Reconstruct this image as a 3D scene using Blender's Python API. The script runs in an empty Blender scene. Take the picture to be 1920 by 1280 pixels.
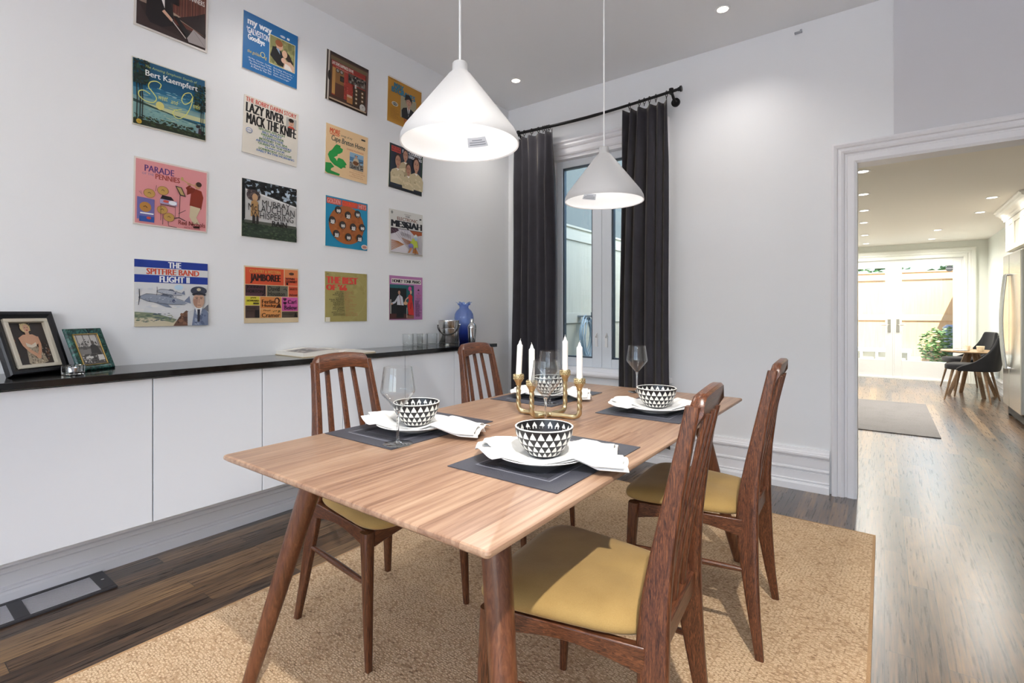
import bpy, bmesh, math, random
from mathutils import Vector, Matrix
random.seed(7)
SC = bpy.context.scene
COL = SC.collection
PI = math.pi
rad = math.radians

def srgb(h):
    h = h.lstrip('#')
    if len(h) == 3: h = h[0]*2 + h[1]*2 + h[2]*2
    o = []
    for i in (0, 2, 4):
        v = int(h[i:i+2], 16) / 255
        o.append(v / 12.92 if v <= .04045 else ((v + .055) / 1.055) ** 2.4)
    return tuple(o)

# ---------------------------------------------------------------- mesh builder
class MB:
    def __init__(s):
        s.v, s.f, s.m, s.c = [], [], [], []
    def add(s, vs, fs, m=0, col=None, mat=None):
        b = len(s.v)
        for p in vs:
            p = Vector(p)
            s.v.append(mat @ p if mat else p)
        for f in fs:
            s.f.append([b + i for i in f]); s.m.append(m); s.c.append(col)
    def box(s, x0, x1, y0, y1, z0, z1, m=0, mat=None, col=None):
        vs = [(x, y, z) for z in (z0, z1) for y in (y0, y1) for x in (x0, x1)]
        s.add(vs, [(0, 2, 3, 1), (4, 5, 7, 6), (0, 1, 5, 4), (2, 6, 7, 3), (0, 4, 6, 2), (1, 3, 7, 5)], m, col, mat)
    def rings(s, rings, m=0, cap=True, closed=True, mat=None, col=None):
        n = len(rings[0]); vs = [p for r in rings for p in r]; fs = []
        for i in range(len(rings) - 1):
            for j in range(n if closed else n - 1):
                k = (j + 1) % n
                fs.append((i*n + j, i*n + k, (i+1)*n + k, (i+1)*n + j))
        if cap:
            fs.append(tuple(range(n))[::-1]); fs.append(tuple((len(rings)-1)*n + j for j in range(n)))
        s.add(vs, fs, m, col, mat)
    def tube(s, pts, r, n=12, m=0, cap=True, mat=None, loop=False):
        pts = [Vector(p) for p in pts]; k = len(pts)
        rr = r if isinstance(r, (list, tuple)) else [r] * k
        up = Vector((0, 0, 1)); rings = []; prev = None
        for i, p in enumerate(pts):
            if loop: t = pts[(i+1) % k] - pts[i-1]
            else: t = pts[min(i+1, k-1)] - pts[max(i-1, 0)]
            t.normalize()
            if prev is None:
                a = up if abs(t.z) < .9 else Vector((1, 0, 0))
                u = (a - t * a.dot(t)).normalized()
            else:
                u = (prev - t * prev.dot(t)).normalized()
            prev = u; w = t.cross(u)
            rings.append([p + (u*math.cos(2*PI*j/n) + w*math.sin(2*PI*j/n)) * rr[i] for j in range(n)])
        if loop: rings.append(rings[0]); cap = False
        s.rings(rings, m, cap, mat=mat)
    def lathe(s, prof, n=32, m=0, mat=None, capb=False, capt=False, f=None):
        rings = []
        for i, (r, z) in enumerate(prof):
            rg = []
            for j in range(n):
                a = 2*PI*j/n
                q = f(a, i, r, z) if f else (r, z)
                rg.append((q[0]*math.cos(a), q[0]*math.sin(a), q[1]))
            rings.append(rg)
        s.rings(rings, m, False, mat=mat)
        b = len(s.v)
        if capb: s.f.append([b - len(prof)*n + j for j in range(n)][::-1]); s.m.append(m); s.c.append(None)
        if capt: s.f.append([b - n + j for j in range(n)]); s.m.append(m); s.c.append(None)
    def loft(s, secs, n=4, m=0, mat=None, p=4.0):
        """secs: (cx, cy, cz, wx, wy[, tilt dz/dx]); rounded-rectangle sections in the xy plane"""
        rings = []
        for q in secs:
            cx, cy, cz, wx, wy = q[:5]; rg = []
            for j in range(4*n):
                a = 2*PI*(j+.5)/(4*n); ca, sa = math.cos(a), math.sin(a)
                ex = math.copysign(abs(ca)**(2/p), ca); ey = math.copysign(abs(sa)**(2/p), sa)
                dz = q[5]*ex*wx/2 if len(q) > 5 else 0
                rg.append((cx + ex*wx/2, cy + ey*wy/2, cz + dz))
            rings.append(rg)
        s.rings(rings, m, True, mat=mat)
    def prism(s, poly, axis, a, b, m=0, mat=None, col=None):
        """poly in the two axes other than axis (cyclic order), extruded from a to b"""
        n = len(poly)
        def P(q, w):
            return {'x': (w, q[0], q[1]), 'y': (q[0], w, q[1]), 'z': (q[0], q[1], w)}[axis]
        vs = [P(q, a) for q in poly] + [P(q, b) for q in poly]
        fs = [tuple(range(n)), tuple(range(2*n-1, n-1, -1))] + [(i, i+n, (i+1) % n + n, (i+1) % n) for i in range(n)]
        s.add(vs, fs, m, col, mat)
    def grid(s, fn, nu, nv, m=0, mat=None):
        vs = [fn(i/nu, j/nv) for i in range(nu+1) for j in range(nv+1)]
        w = nv + 1
        s.add(vs, [(i*w+j, (i+1)*w+j, (i+1)*w+j+1, i*w+j+1) for i in range(nu) for j in range(nv)], m, None, mat)
    def sphere(s, c, r, n=12, m=0, mat=None):
        rx, ry, rz = r if isinstance(r, tuple) else (r, r, r); h = n//2 + 1
        rings = []
        for i in range(h+1):
            t = PI*(i/h)*.998 + .003
            rings.append([(c[0]+rx*math.sin(t)*math.cos(2*PI*j/n), c[1]+ry*math.sin(t)*math.sin(2*PI*j/n), c[2]-rz*math.cos(t)) for j in range(n)])
        s.rings(rings, m, True, mat=mat)
    def build(s, name, mats, parent=None, smooth=0.6, bevel=0, seg=2, solid=0, sub=0, loc=None, fix=True):
        me = bpy.data.meshes.new(name)
        me.from_pydata([tuple(p) for p in s.v], [], s.f)
        if not isinstance(mats, (list, tuple)): mats = [mats]
        for mt in mats: me.materials.append(mt)
        me.polygons.foreach_set('material_index', s.m)
        if any(c is not None for c in s.c):
            at = me.color_attributes.new('ink', 'FLOAT_COLOR', 'CORNER')
            for pl in me.polygons:
                c = s.c[pl.index] or (.8, .8, .8)
                for li in pl.loop_indices: at.data[li].color = (*c, 1)
        if fix:
            bm = bmesh.new(); bm.from_mesh(me)
            bmesh.ops.recalc_face_normals(bm, faces=bm.faces)
            bm.to_mesh(me); bm.free()
        me.update()
        if smooth:
            me.shade_smooth(); me.set_sharp_from_angle(angle=smooth)
        o = bpy.data.objects.new(name, me); COL.objects.link(o)
        if parent: o.parent = parent
        if loc: o.location = loc
        if solid:
            md = o.modifiers.new('t', 'SOLIDIFY'); md.thickness = solid; md.offset = 0
        if sub:
            md = o.modifiers.new('s', 'SUBSURF'); md.levels = sub; md.render_levels = sub
        if bevel:
            md = o.modifiers.new('b', 'BEVEL'); md.width = bevel; md.segments = seg; md.limit_method = 'ANGLE'; md.angle_limit = .7
        return o

def tag(o, label, cat, group=None, kind=None):
    o['label'] = label; o['category'] = cat
    if group: o['group'] = group
    if kind: o['kind'] = kind
    return o
def thing(name, label, cat, loc=(0, 0, 0), rz=0, group=None):
    o = bpy.data.objects.new(name, None); COL.objects.link(o)
    o.empty_display_size = .1
    o.location = loc; o.rotation_euler = (0, 0, rz)
    return tag(o, label, cat, group)
def struct(mb, name, m, parent=None, **k):
    o = mb.build(name, m, parent, **k)
    if not parent: o['kind'] = 'structure'
    return o
def dup(root, loc=None, rz=None, label=None):
    def cp(o, par):
        c = o.copy(); COL.objects.link(c)
        if par: c.parent = par
        for ch in list(o.children): cp(ch, c)
        return c
    r = cp(root, None)
    if loc: r.location = loc
    if rz is not None: r.rotation_euler = (0, 0, rz)
    if label: r['label'] = label
    return r

# ---------------------------------------------------------------- materials
def nodes(name):
    m = bpy.data.materials.new(name); m.use_nodes = True
    nt = m.node_tree; nt.nodes.clear()
    out = nt.nodes.new('ShaderNodeOutputMaterial')
    return m, nt, out
def N(nt, t, **k):
    n = nt.nodes.new(t)
    for a, v in k.items():
        if a.startswith('i_'):
            key = a[2:]
            n.inputs[int(key) if key.isdigit() else key.replace('_', ' ')].default_value = v
        else: setattr(n, a, v)
    return n
def bsdf(nt, out, col=None, rough=.5, metal=0, **k):
    b = nt.nodes.new('ShaderNodeBsdfPrincipled')
    if col is not None: b.inputs['Base Color'].default_value = (*col, 1)
    b.inputs['Roughness'].default_value = rough; b.inputs['Metallic'].default_value = metal
    for a, v in k.items(): b.inputs[a.replace('_', ' ')].default_value = v
    nt.links.new(b.outputs[0], out.inputs[0])
    return b
_plain = {}
def plain(h, rough=.5, metal=0, bump=0, bscale=200, **k):
    key = (h, rough, metal, bump, bscale, tuple(sorted(k.items())))
    if key in _plain: return _plain[key]
    m, nt, out = nodes('paint_' + h.strip('#'))
    b = bsdf(nt, out, srgb(h), rough, metal, **k)
    if bump:
        tc = N(nt, 'ShaderNodeTexCoord'); nz = N(nt, 'ShaderNodeTexNoise', i_Scale=bscale, i_Detail=3.0)
        bp = N(nt, 'ShaderNodeBump', i_Strength=bump, i_Distance=.002)
        nt.links.new(tc.outputs['Object'], nz.inputs['Vector']); nt.links.new(nz.outputs[0], bp.inputs['Height'])
        nt.links.new(bp.outputs[0], b.inputs['Normal'])
    _plain[key] = m
    return m
def emit(h, st):
    m, nt, out = nodes('glow'); e = N(nt, 'ShaderNodeEmission', i_Strength=st); e.inputs[0].default_value = (*srgb(h), 1)
    nt.links.new(e.outputs[0], out.inputs[0]); return m
def ramp(nt, stops):
    r = nt.nodes.new('ShaderNodeValToRGB'); el = r.color_ramp.elements
    while len(el) < len(stops): el.new(.5)
    for e, (p, c) in zip(el, stops):
        e.position = p; e.color = (*(srgb(c) if isinstance(c, str) else c), 1)
    return r
def wood(name, stops, axis='z', rough=.35, scale=9, stretch=9, bump=.05, coat=0, var=None):
    m, nt, out = nodes(name); b = bsdf(nt, out, None, rough, Coat_Weight=coat, Coat_Roughness=.15)
    tc = N(nt, 'ShaderNodeTexCoord'); mp = N(nt, 'ShaderNodeMapping')
    sc = [scale]*3; sc['xyz'.index(axis)] = scale/stretch; mp.inputs['Scale'].default_value = sc
    nz = N(nt, 'ShaderNodeTexNoise', i_Scale=1.0, i_Detail=4.0, i_Roughness=.6)
    ad = N(nt, 'ShaderNodeVectorMath', operation='MULTIPLY_ADD'); ad.inputs[1].default_value = (2.2, 2.2, 2.2)
    n2 = N(nt, 'ShaderNodeTexNoise', i_Scale=7.0, i_Detail=6.0, i_Roughness=.65)
    rp = ramp(nt, stops)
    L = nt.links.new
    L(tc.outputs['Object'], mp.inputs[0]); L(mp.outputs[0], nz.inputs['Vector'])
    L(nz.outputs[1], ad.inputs[0]); L(mp.outputs[0], ad.inputs[2])
    L(ad.outputs[0], n2.inputs['Vector']); L(n2.outputs[0], rp.inputs[0]); L(rp.outputs[0], b.inputs['Base Color'])
    bp = N(nt, 'ShaderNodeBump', i_Strength=bump, i_Distance=.002)
    L(n2.outputs[0], bp.inputs['Height']); L(bp.outputs[0], b.inputs['Normal'])
    return m
def planks(name, stops, width, length, axis='y', rough=.3, gap=.0015, gs=6, bump=.15, spread=.55, rvar=.1, coat=0, grain=40, gapcol='#15100c'):
    """boards running along axis, brick layout, each board with its own tone"""
    m, nt, out = nodes(name); b = bsdf(nt, out, None, rough, Coat_Weight=coat, Coat_Roughness=.3)
    L = nt.links.new
    tc = N(nt, 'ShaderNodeTexCoord'); mp = N(nt, 'ShaderNodeMapping')
    if axis == 'y': mp.inputs['Rotation'].default_value = (0, 0, PI/2)
    br = N(nt, 'ShaderNodeTexBrick', offset=.37, offset_frequency=2, squash=1.0)
    br.inputs['Scale'].default_value = 1.0; br.inputs['Mortar Size'].default_value = gap
    br.inputs['Brick Width'].default_value = length; br.inputs['Row Height'].default_value = width
    br.inputs['Color1'].default_value = (0, 0, 0, 1); br.inputs['Color2'].default_value = (1, 1, 1, 1)
    br.inputs['Mortar'].default_value = (.5, .5, .5, 1); br.inputs['Mortar Smooth'].default_value = 0
    L(tc.outputs['Object'], mp.inputs[0]); L(mp.outputs[0], br.inputs['Vector'])
    # grain: offset the coordinate by the board tone so grain breaks at board ends
    ad = N(nt, 'ShaderNodeVectorMath', operation='MULTIPLY_ADD'); ad.inputs[1].default_value = (7, 7, 7)
    L(br.outputs['Color'], ad.inputs[0]); L(mp.outputs[0], ad.inputs[2])
    m2 = N(nt, 'ShaderNodeMapping'); m2.inputs['Scale'].default_value = (gs/22, gs, gs)
    L(ad.outputs[0], m2.inputs[0])
    n1 = N(nt, 'ShaderNodeTexNoise', i_Scale=1.0, i_Detail=3.0); L(m2.outputs[0], n1.inputs['Vector'])
    a2 = N(nt, 'ShaderNodeVectorMath', operation='MULTIPLY_ADD'); a2.inputs[1].default_value = (.45, .45, .45)
    L(n1.outputs[1], a2.inputs[0]); L(m2.outputs[0], a2.inputs[2])
    n2 = N(nt, 'ShaderNodeTexNoise', i_Scale=grain/gs, i_Detail=5.0, i_Roughness=.6); L(a2.outputs[0], n2.inputs['Vector'])
    mx = N(nt, 'ShaderNodeMix', data_type='FLOAT'); mx.inputs[0].default_value = spread
    L(n2.outputs[0], mx.inputs[2]); L(br.outputs['Color'], mx.inputs[3])
    rp = ramp(nt, stops); L(mx.outputs[0], rp.inputs[0])
    gm = N(nt, 'ShaderNodeMix', data_type='RGBA'); gm.inputs[7].default_value = (*srgb(gapcol), 1)
    L(br.outputs['Fac'], gm.inputs[0]); L(rp.outputs[0], gm.inputs[6]); L(gm.outputs[2], b.inputs['Base Color'])
    bp = N(nt, 'ShaderNodeBump', i_Strength=bump, i_Distance=.002); L(n2.outputs[0], bp.inputs['Height']); L(bp.outputs[0], b.inputs['Normal'])
    mr = N(nt, 'ShaderNodeMapRange'); mr.inputs[3].default_value = rough - rvar; mr.inputs[4].default_value = rough + rvar
    L(n2.outputs[0], mr.inputs[0]); L(mr.outputs[0], b.inputs['Roughness'])
    return m
def thin_glass(name, tint='#ffffff', refl=1.0, rough=0.0):
    """clear sheet: mostly see-through, mirror-like towards grazing angles"""
    m, nt, out = nodes(name); L = nt.links.new
    t = N(nt, 'ShaderNodeBsdfTransparent'); t.inputs[0].default_value = (*srgb(tint), 1)
    g = N(nt, 'ShaderNodeBsdfGlossy', i_Roughness=rough); lw = N(nt, 'ShaderNodeLayerWeight', i_Blend=.5)
    pw = N(nt, 'ShaderNodeMath', operation='POWER'); pw.inputs[1].default_value = 2.8
    ml = N(nt, 'ShaderNodeMath', operation='MULTIPLY_ADD'); ml.inputs[1].default_value = .75*refl; ml.inputs[2].default_value = .04*refl; ml.use_clamp = True
    mx = N(nt, 'ShaderNodeMixShader')
    L(lw.outputs['Facing'], pw.inputs[0]); L(pw.outputs[0], ml.inputs[0]); L(ml.outputs[0], mx.inputs[0]); L(t.outputs[0], mx.inputs[1]); L(g.outputs[0], mx.inputs[2]); L(mx.outputs[0], out.inputs[0])
    return m
def fabric(name, h, h2, scale=300, bump=.3, sheen=0, rough=.9, dist=.002):
    m, nt, out = nodes(name); b = bsdf(nt, out, srgb(h), rough, Sheen_Weight=sheen, Sheen_Roughness=.4)
    if sheen: b.inputs['Sheen Tint'].default_value = (*srgb('#fff4e0'), 1)
    L = nt.links.new
    tc = N(nt, 'ShaderNodeTexCoord'); nz = N(nt, 'ShaderNodeTexNoise', i_Scale=scale, i_Detail=2.0); n2 = N(nt, 'ShaderNodeTexNoise', i_Scale=scale/40, i_Detail=3.0)
    L(tc.outputs['Object'], nz.inputs['Vector']); L(tc.outputs['Object'], n2.inputs['Vector'])
    mx = N(nt, 'ShaderNodeMix', data_type='FLOAT'); mx.inputs[0].default_value = .5; L(nz.outputs[0], mx.inputs[2]); L(n2.outputs[0], mx.inputs[3])
    rp = ramp(nt, [(.3, h2), (.7, h)]); L(mx.outputs[0], rp.inputs[0]); L(rp.outputs[0], b.inputs['Base Color'])
    bp = N(nt, 'ShaderNodeBump', i_Strength=bump, i_Distance=dist); L(nz.outputs[0], bp.inputs['Height']); L(bp.outputs[0], b.inputs['Normal'])
    return m
def ink_mat():
    m, nt, out = nodes('printed_card'); b = bsdf(nt, out, None, .38)
    a = N(nt, 'ShaderNodeVertexColor', layer_name='ink'); nt.links.new(a.outputs[0], b.inputs['Base Color'])
    return m
INK = ink_mat()
ROSE = [(.28, '#1b0f0a'), (.43, '#452617'), (.56, '#683d26'), (.72, '#8f5c3a')]
M = dict(
    wall=plain('#f0f1f2', .75, bump=.06, bscale=120), ceil=plain('#f3f4f5', .9), white=plain('#f1f1f1', .45), trim=plain('#efeef0', .4),
    lacq=plain('#e1e5eb', .3), black=plain('#0b0b0c', .35), stone=plain('#0d0d0e', .12, bump=.02, bscale=300),
    rosez=wood('rosewood_upright', ROSE, 'z', .3, 42, 22), rosex=wood('rosewood_rail', ROSE, 'x', .3, 42, 22), rosey=wood('rosewood_cross', ROSE, 'y', .3, 42, 22),
    walz=wood('walnut_leg', [(.2, '#3a2015'), (.5, '#6b412a'), (.8, '#8c5c3d')], 'z', .3, 12, 10),
    gold=plain('#d2c097', .3, 1, bump=.15, bscale=90), steel=plain('#c9c9c8', .22, 1), chrome=plain('#d8d8d8', .08, 1),
    wax=plain('#f5f3ef', .5, Subsurface_Weight=.15), china=plain('#f2f1ee', .18), linen=fabric('linen', '#e8e7e4', '#dddcd8', 260, .35, 0, .9),
    velvet=fabric('olive_velvet', '#ad8e55', '#9c7d47', 500, .15, .25, .95), char=fabric('charcoal_velvet', '#3a383f', '#2d2b31', 400, .2, .3, .9),
    kvel=fabric('black_velvet', '#17171c', '#101014', 400, .2, .15, .9), glass=thin_glass('window_glass', '#f4faf8', .6),
    cglass=thin_glass('crystal_bowl', '#fbfcfc', 1.0), fglass=thin_glass('crystal_foot', '#f4f6f6', 1.5), crys=None)
def glassy(name, h='#ffffff', ior=1.45, rough=0.0):
    m, nt, out = nodes(name); b = bsdf(nt, out, srgb(h), rough, Transmission_Weight=1.0, IOR=ior); return m
M['crys'] = glassy('crystal')

# text helper: outlines of a string, fitted later to a rectangle
_txt = {}
def text_geo(st, bold=0.0, shear=0.0, space=1.0):
    key = (st, bold, shear, space)
    if key in _txt: return _txt[key]
    cu = bpy.data.curves.new('t', 'FONT'); cu.body = st; cu.offset = bold; cu.shear = shear; cu.space_character = space; cu.resolution_u = 2
    cu.fill_mode = 'FRONT'
    o = bpy.data.objects.new('t', cu); me = o.to_mesh()
    vs = [tuple(v.co) for v in me.vertices]; fs = [tuple(p.vertices) for p in me.polygons]
    o.to_mesh_clear(); bpy.data.objects.remove(o); bpy.data.curves.remove(cu)
    xs = [v[0] for v in vs]; ys = [v[1] for v in vs]
    _txt[key] = (vs, fs, min(xs), max(xs), min(ys), max(ys))
    return _txt[key]

class Print:
    """flat printing on a sheet: unit square coordinates (0..1, y up), each layer a hair above the last"""
    def __init__(s, mb, W, H, xf, z0=0.0, dz=.00012):
        s.mb, s.W, s.H, s.xf, s.z, s.dz = mb, W, H, xf, z0, dz
    def _put(s, pts, fs, h, dz=None):
        s.z += dz or s.dz
        s.mb.add([s.xf(x*s.W, y*s.H, s.z) for x, y in pts], fs, 0, srgb(h))
    def rect(s, x0, y0, x1, y1, h): s._put([(x0, y0), (x1, y0), (x1, y1), (x0, y1)], [(0, 1, 2, 3)], h)
    def poly(s, pts, h): s._put(pts, [tuple(range(len(pts)))], h)
    def ell(s, cx, cy, rx, ry, h, n=20, rot=0):
        ca, sa = math.cos(rot), math.sin(rot)
        s._put([(cx + rx*math.cos(2*PI*i/n)*ca - ry*math.sin(2*PI*i/n)*sa, cy + rx*math.cos(2*PI*i/n)*sa + ry*math.sin(2*PI*i/n)*ca) for i in range(n)], [tuple(range(n))], h)
    def curve(s, P, w, h, k=6):
        Q = []
        for i in range(len(P)-1):
            a, b, c, d = P[max(i-1, 0)], P[i], P[i+1], P[min(i+2, len(P)-1)]
            for j in range(k):
                t = j/k; Q.append(tuple(.5*(2*b[m]+(c[m]-a[m])*t+(2*a[m]-5*b[m]+4*c[m]-d[m])*t*t+(3*b[m]-a[m]-3*c[m]+d[m])*t**3) for m in (0, 1)))
        s.line(Q+[P[-1]], w, h)
    def line(s, pts, w, h, taper=False):
        n = len(pts); L, R = [], []
        for i in range(n):
            a = pts[max(i-1, 0)]; b = pts[min(i+1, n-1)]; dx, dy = b[0]-a[0], b[1]-a[1]; l = math.hypot(dx, dy) or 1
            k = w/2*(1 if not taper else .35 + .65*math.sin(PI*(i+.5)/n))
            L.append((pts[i][0]-dy/l*k, pts[i][1]+dx/l*k)); R.append((pts[i][0]+dy/l*k, pts[i][1]-dx/l*k))
        s._put(L + R, [(i, i+1, n+i+1, n+i) for i in range(n-1)], h)
    def text(s, st, x0, y0, x1, y1, h, bold=0.0, shear=0.0, rot=0, space=1.0):
        vs, fs, a, b, c, d = text_geo(st, 0.0, shear, space)
        if bold > .008:      # heavy lettering: the outline laid down several times, slightly apart
            a -= bold*1.5; b += bold*1.5; n = 5
            offs = [bold*1.5*(2*q/(n-1)-1) for q in range(n)]
        else: offs = [0]
        for q, o in enumerate(offs):
            s._put([(x0 + (v[0]+o-a)/(b-a)*(x1-x0), y0 + (v[1]-c)/(d-c)*(y1-y0)) for v in vs], fs, h, None if q == 0 else .00002)
    def specks(s, x0, y0, x1, y1, n, r, cols, seed=1, flat=1.0):
        rd = random.Random(seed)
        for h in cols:
            for i in range(n):
                pts = []; cx, cy = rd.uniform(x0, x1), rd.uniform(y0, y1); q = r*rd.uniform(.4, 1); k = rd.randint(4, 6); a0 = rd.random()*6
                for j in range(k):
                    a = a0 + 2*PI*j/k; e = rd.uniform(.6, 1)
                    pts.append((min(x1, max(x0, cx + q*e*math.cos(a))), min(y1, max(y0, cy + q*e*flat*math.sin(a)))))
                s._put(pts, [tuple(range(k))], h, .000012)
    def person(s, cx, y0, hgt, coat, skin='#c99a78', hair='#3a2618', shirt=None, w=1.0):
        """head-and-shoulders figure"""
        u = hgt
        s.poly([(cx-.36*u*w, y0), (cx-.38*u*w, y0+.30*u), (cx-.30*u*w, y0+.42*u), (cx-.1*u*w, y0+.5*u), (cx+.1*u*w, y0+.5*u), (cx+.30*u*w, y0+.42*u), (cx+.38*u*w, y0+.30*u), (cx+.36*u*w, y0)], coat)
        if shirt:
            s.poly([(cx-.09*u*w, y0+.5*u), (cx+.09*u*w, y0+.5*u), (cx, y0+.14*u)], shirt)
            s.poly([(cx-.02*u, y0+.47*u), (cx+.02*u, y0+.47*u), (cx+.025*u, y0+.2*u), (cx-.02*u, y0+.2*u)], '#1a1a1c')
        s.rect(cx-.06*u*w, y0+.44*u, cx+.06*u*w, y0+.6*u, skin)
        s.ell(cx, y0+.79*u, .165*u*w, .21*u, hair)
        s.ell(cx, y0+.74*u, .14*u*w, .19*u, skin)
        for d in (-1, 1):
            s.ell(cx+d*.055*u*w, y0+.77*u, .022*u, .012*u, '#2a1c16', 8)
            s.rect(cx+d*.055*u*w-.03*u, y0+.805*u, cx+d*.055*u*w+.03*u, y0+.815*u, '#4a3022')
        s.ell(cx, y0+.64*u, .045*u*w, .012*u, '#8c4038', 8); s.rect(cx-.01*u, y0+.69*u, cx+.016*u, y0+.76*u, '#b58464')
# ================================================================= the room
CX, CY, CZ = 2.82, 0.0, 1.15
cam = bpy.data.cameras.new('camera'); co = bpy.data.objects.new('camera', cam); COL.objects.link(co)
cam.sensor_width = 36; cam.lens = 36*941/1920; cam.shift_y = -55/1920; cam.clip_start = .02
co.location = (CX, CY, CZ); co.rotation_euler = (PI/2, 0, rad(36.53)); SC.camera = co

YB, YO = 3.753, 3.88          # inner and outer face of the window wall
YK, XK, XKL = 10.9, 4.15, 1.75
ZC, ZK = 3.03, 2.31
XR, YF = 5.3, -3.2            # unseen right and street-side walls
FLOOR = planks('dark_oak_floor', [(.30, '#1a120c'), (.43, '#443325'), (.55, '#6c523a'), (.70, '#94754f')], .083, .9, 'y', .28, gs=14, bump=.1, spread=.26, rvar=.03, grain=110, gap=.0012, coat=.7)
b = MB(); b.box(-.15, XR+.15, YF-.15, YK+.02, -.1, 0); struct(b, 'floor', FLOOR, smooth=0)
b = MB(); b.box(-.15, XR+.15, YF-.15, YO, ZC, ZC+.12); struct(b, 'ceiling', M['ceil'], smooth=0)
b = MB(); b.box(-.15, 0, YF-.15, YO, 0, ZC); struct(b, 'wall_left', M['wall'], smooth=0)
# window wall with its two openings
WX0, WX1, WZ0, WZ1 = .46, 1.40, .655, 2.50
DX0, DX1, DZ = 2.685, 4.12, 2.07
b = MB()
for q in ((0, WX0, 0, ZC), (WX0, WX1, 0, WZ0), (WX0, WX1, WZ1, ZC), (WX1, DX0, 0, ZC), (DX0, DX1, DZ, ZC), (DX1, XR, 0, ZC)):
    b.box(q[0], q[1], YB, YO, q[2], q[3])
struct(b, 'wall_back', M['wall'], smooth=0)
# thicker plaster panel above the doorway; greyer colour stands in for weaker light
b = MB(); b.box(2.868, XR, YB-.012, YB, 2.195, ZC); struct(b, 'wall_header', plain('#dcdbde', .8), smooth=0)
b = MB(); b.box(XR, XR+.15, YF-.15, YO, 0, ZC); struct(b, 'wall_right', M['wall'], smooth=0)
b = MB()
for q in ((-.15, .5, 0, ZC), (.5, 4.8, 0, .35), (.5, 4.8, 2.75, ZC), (4.8, XR, 0, ZC), (2.5, 2.8, .35, 2.75)):
    b.box(q[0], q[1], YF-.15, YF, q[2], q[3])
struct(b, 'wall_front', M['wall'], smooth=0)  # unseen openings added so sky light fills the room
# baseboards: stepped profile
# unseen mass added above the dining room to shade the side yard
b = MB(); b.box(-.15, XR+.15, YF-.15, YO, ZC+.125, 9.6); struct(b, 'wall_sun_blocker', plain('#a08a7c', .9), smooth=0)
b = MB(); b.box(-8, 14, -16, YF-.16, -.7, -.6); struct(b, 'front_bounce_ground', plain('#c8cdd4', .9), smooth=0)  # unseen pale ground added to bounce sunlight up to the ceiling
def bb_prof(h):
    k = h/.27
    P = [(0, 0), (.040, 0), (.040, .040), (.036, .050), (.026, .052), (.026, .056), (.031, .060), (.031, .064), (.024, .068), (.024, .118), (.017, .121), (.017, .126), (.029, .130), (.030, .137), (.028, .143),
         (.017, .146), (.017, .151), (.022, .154), (.022, .205), (.015, .208), (.015, .213), (.028, .217), (.034, .226), (.034, .236), (.024, .241), (.024, .247), (.018, .253), (.013, .27), (0, .27)]
    return [(d, z*k) for d, z in P]
def along_x(prof, x0, x1, y, m='trim'):
    b = MB(); b.prism([(y - d, z) for d, z in prof], 'x', x0, x1); return b
b = along_x(bb_prof(.27), WX1-3+1.6, 2.545, YB); struct(b, 'baseboard_back', M['trim'], smooth=0)
b = MB(); b.prism([(d, z) for d, z in bb_prof(.255)], 'y', YF, YB-.041); struct(b, 'baseboard_left', M['trim'], smooth=0)
# doorway casing
def casing_section(w=.13, t=.03):
    # (distance from opening, projection)
    return [(0, 0), (0, .014), (.012, .020), (.045, .020), (.05, .012), (.058, .012), (.064, .024), (.078, .030), (.095, .026), (.1, .034), (w-.012, .040), (w, .034), (w, 0)]
def casing(b, x0, x1, z1, y, sgn=-1, w=.13, z0=0, sill=False):
    sec = casing_section(w)
    paths = []
    for d, pr in sec:
        paths.append([(x0-d, y+sgn*pr, z0), (x0-d, y+sgn*pr, z1+d), (x1+d, y+sgn*pr, z1+d), (x1+d, y+sgn*pr, z0)])
    n = len(sec); vs = [p for pa in zip(*paths) for p in pa]; fs = []
    for i in range(3):
        for j in range(n):
            k = (j+1) % n; fs.append((i*n+j, i*n+k, (i+1)*n+k, (i+1)*n+j))
    fs.append(tuple(range(n))); fs.append(tuple(3*n+j for j in range(n))[::-1]); b.add(vs, fs)
b = MB(); casing(b, DX0, DX1, DZ, YB, -1, .128)
b.box(DX0-.008, DX0+.004, YB-.012, YO, 0, DZ); b.box(DX1-.004, DX1+.008, YB-.012, YO, 0, DZ); b.box(DX0, DX1, YB-.012, YO, DZ-.004, DZ+.008)
struct(b, 'trim_1', M['trim'], smooth=.3)
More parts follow.
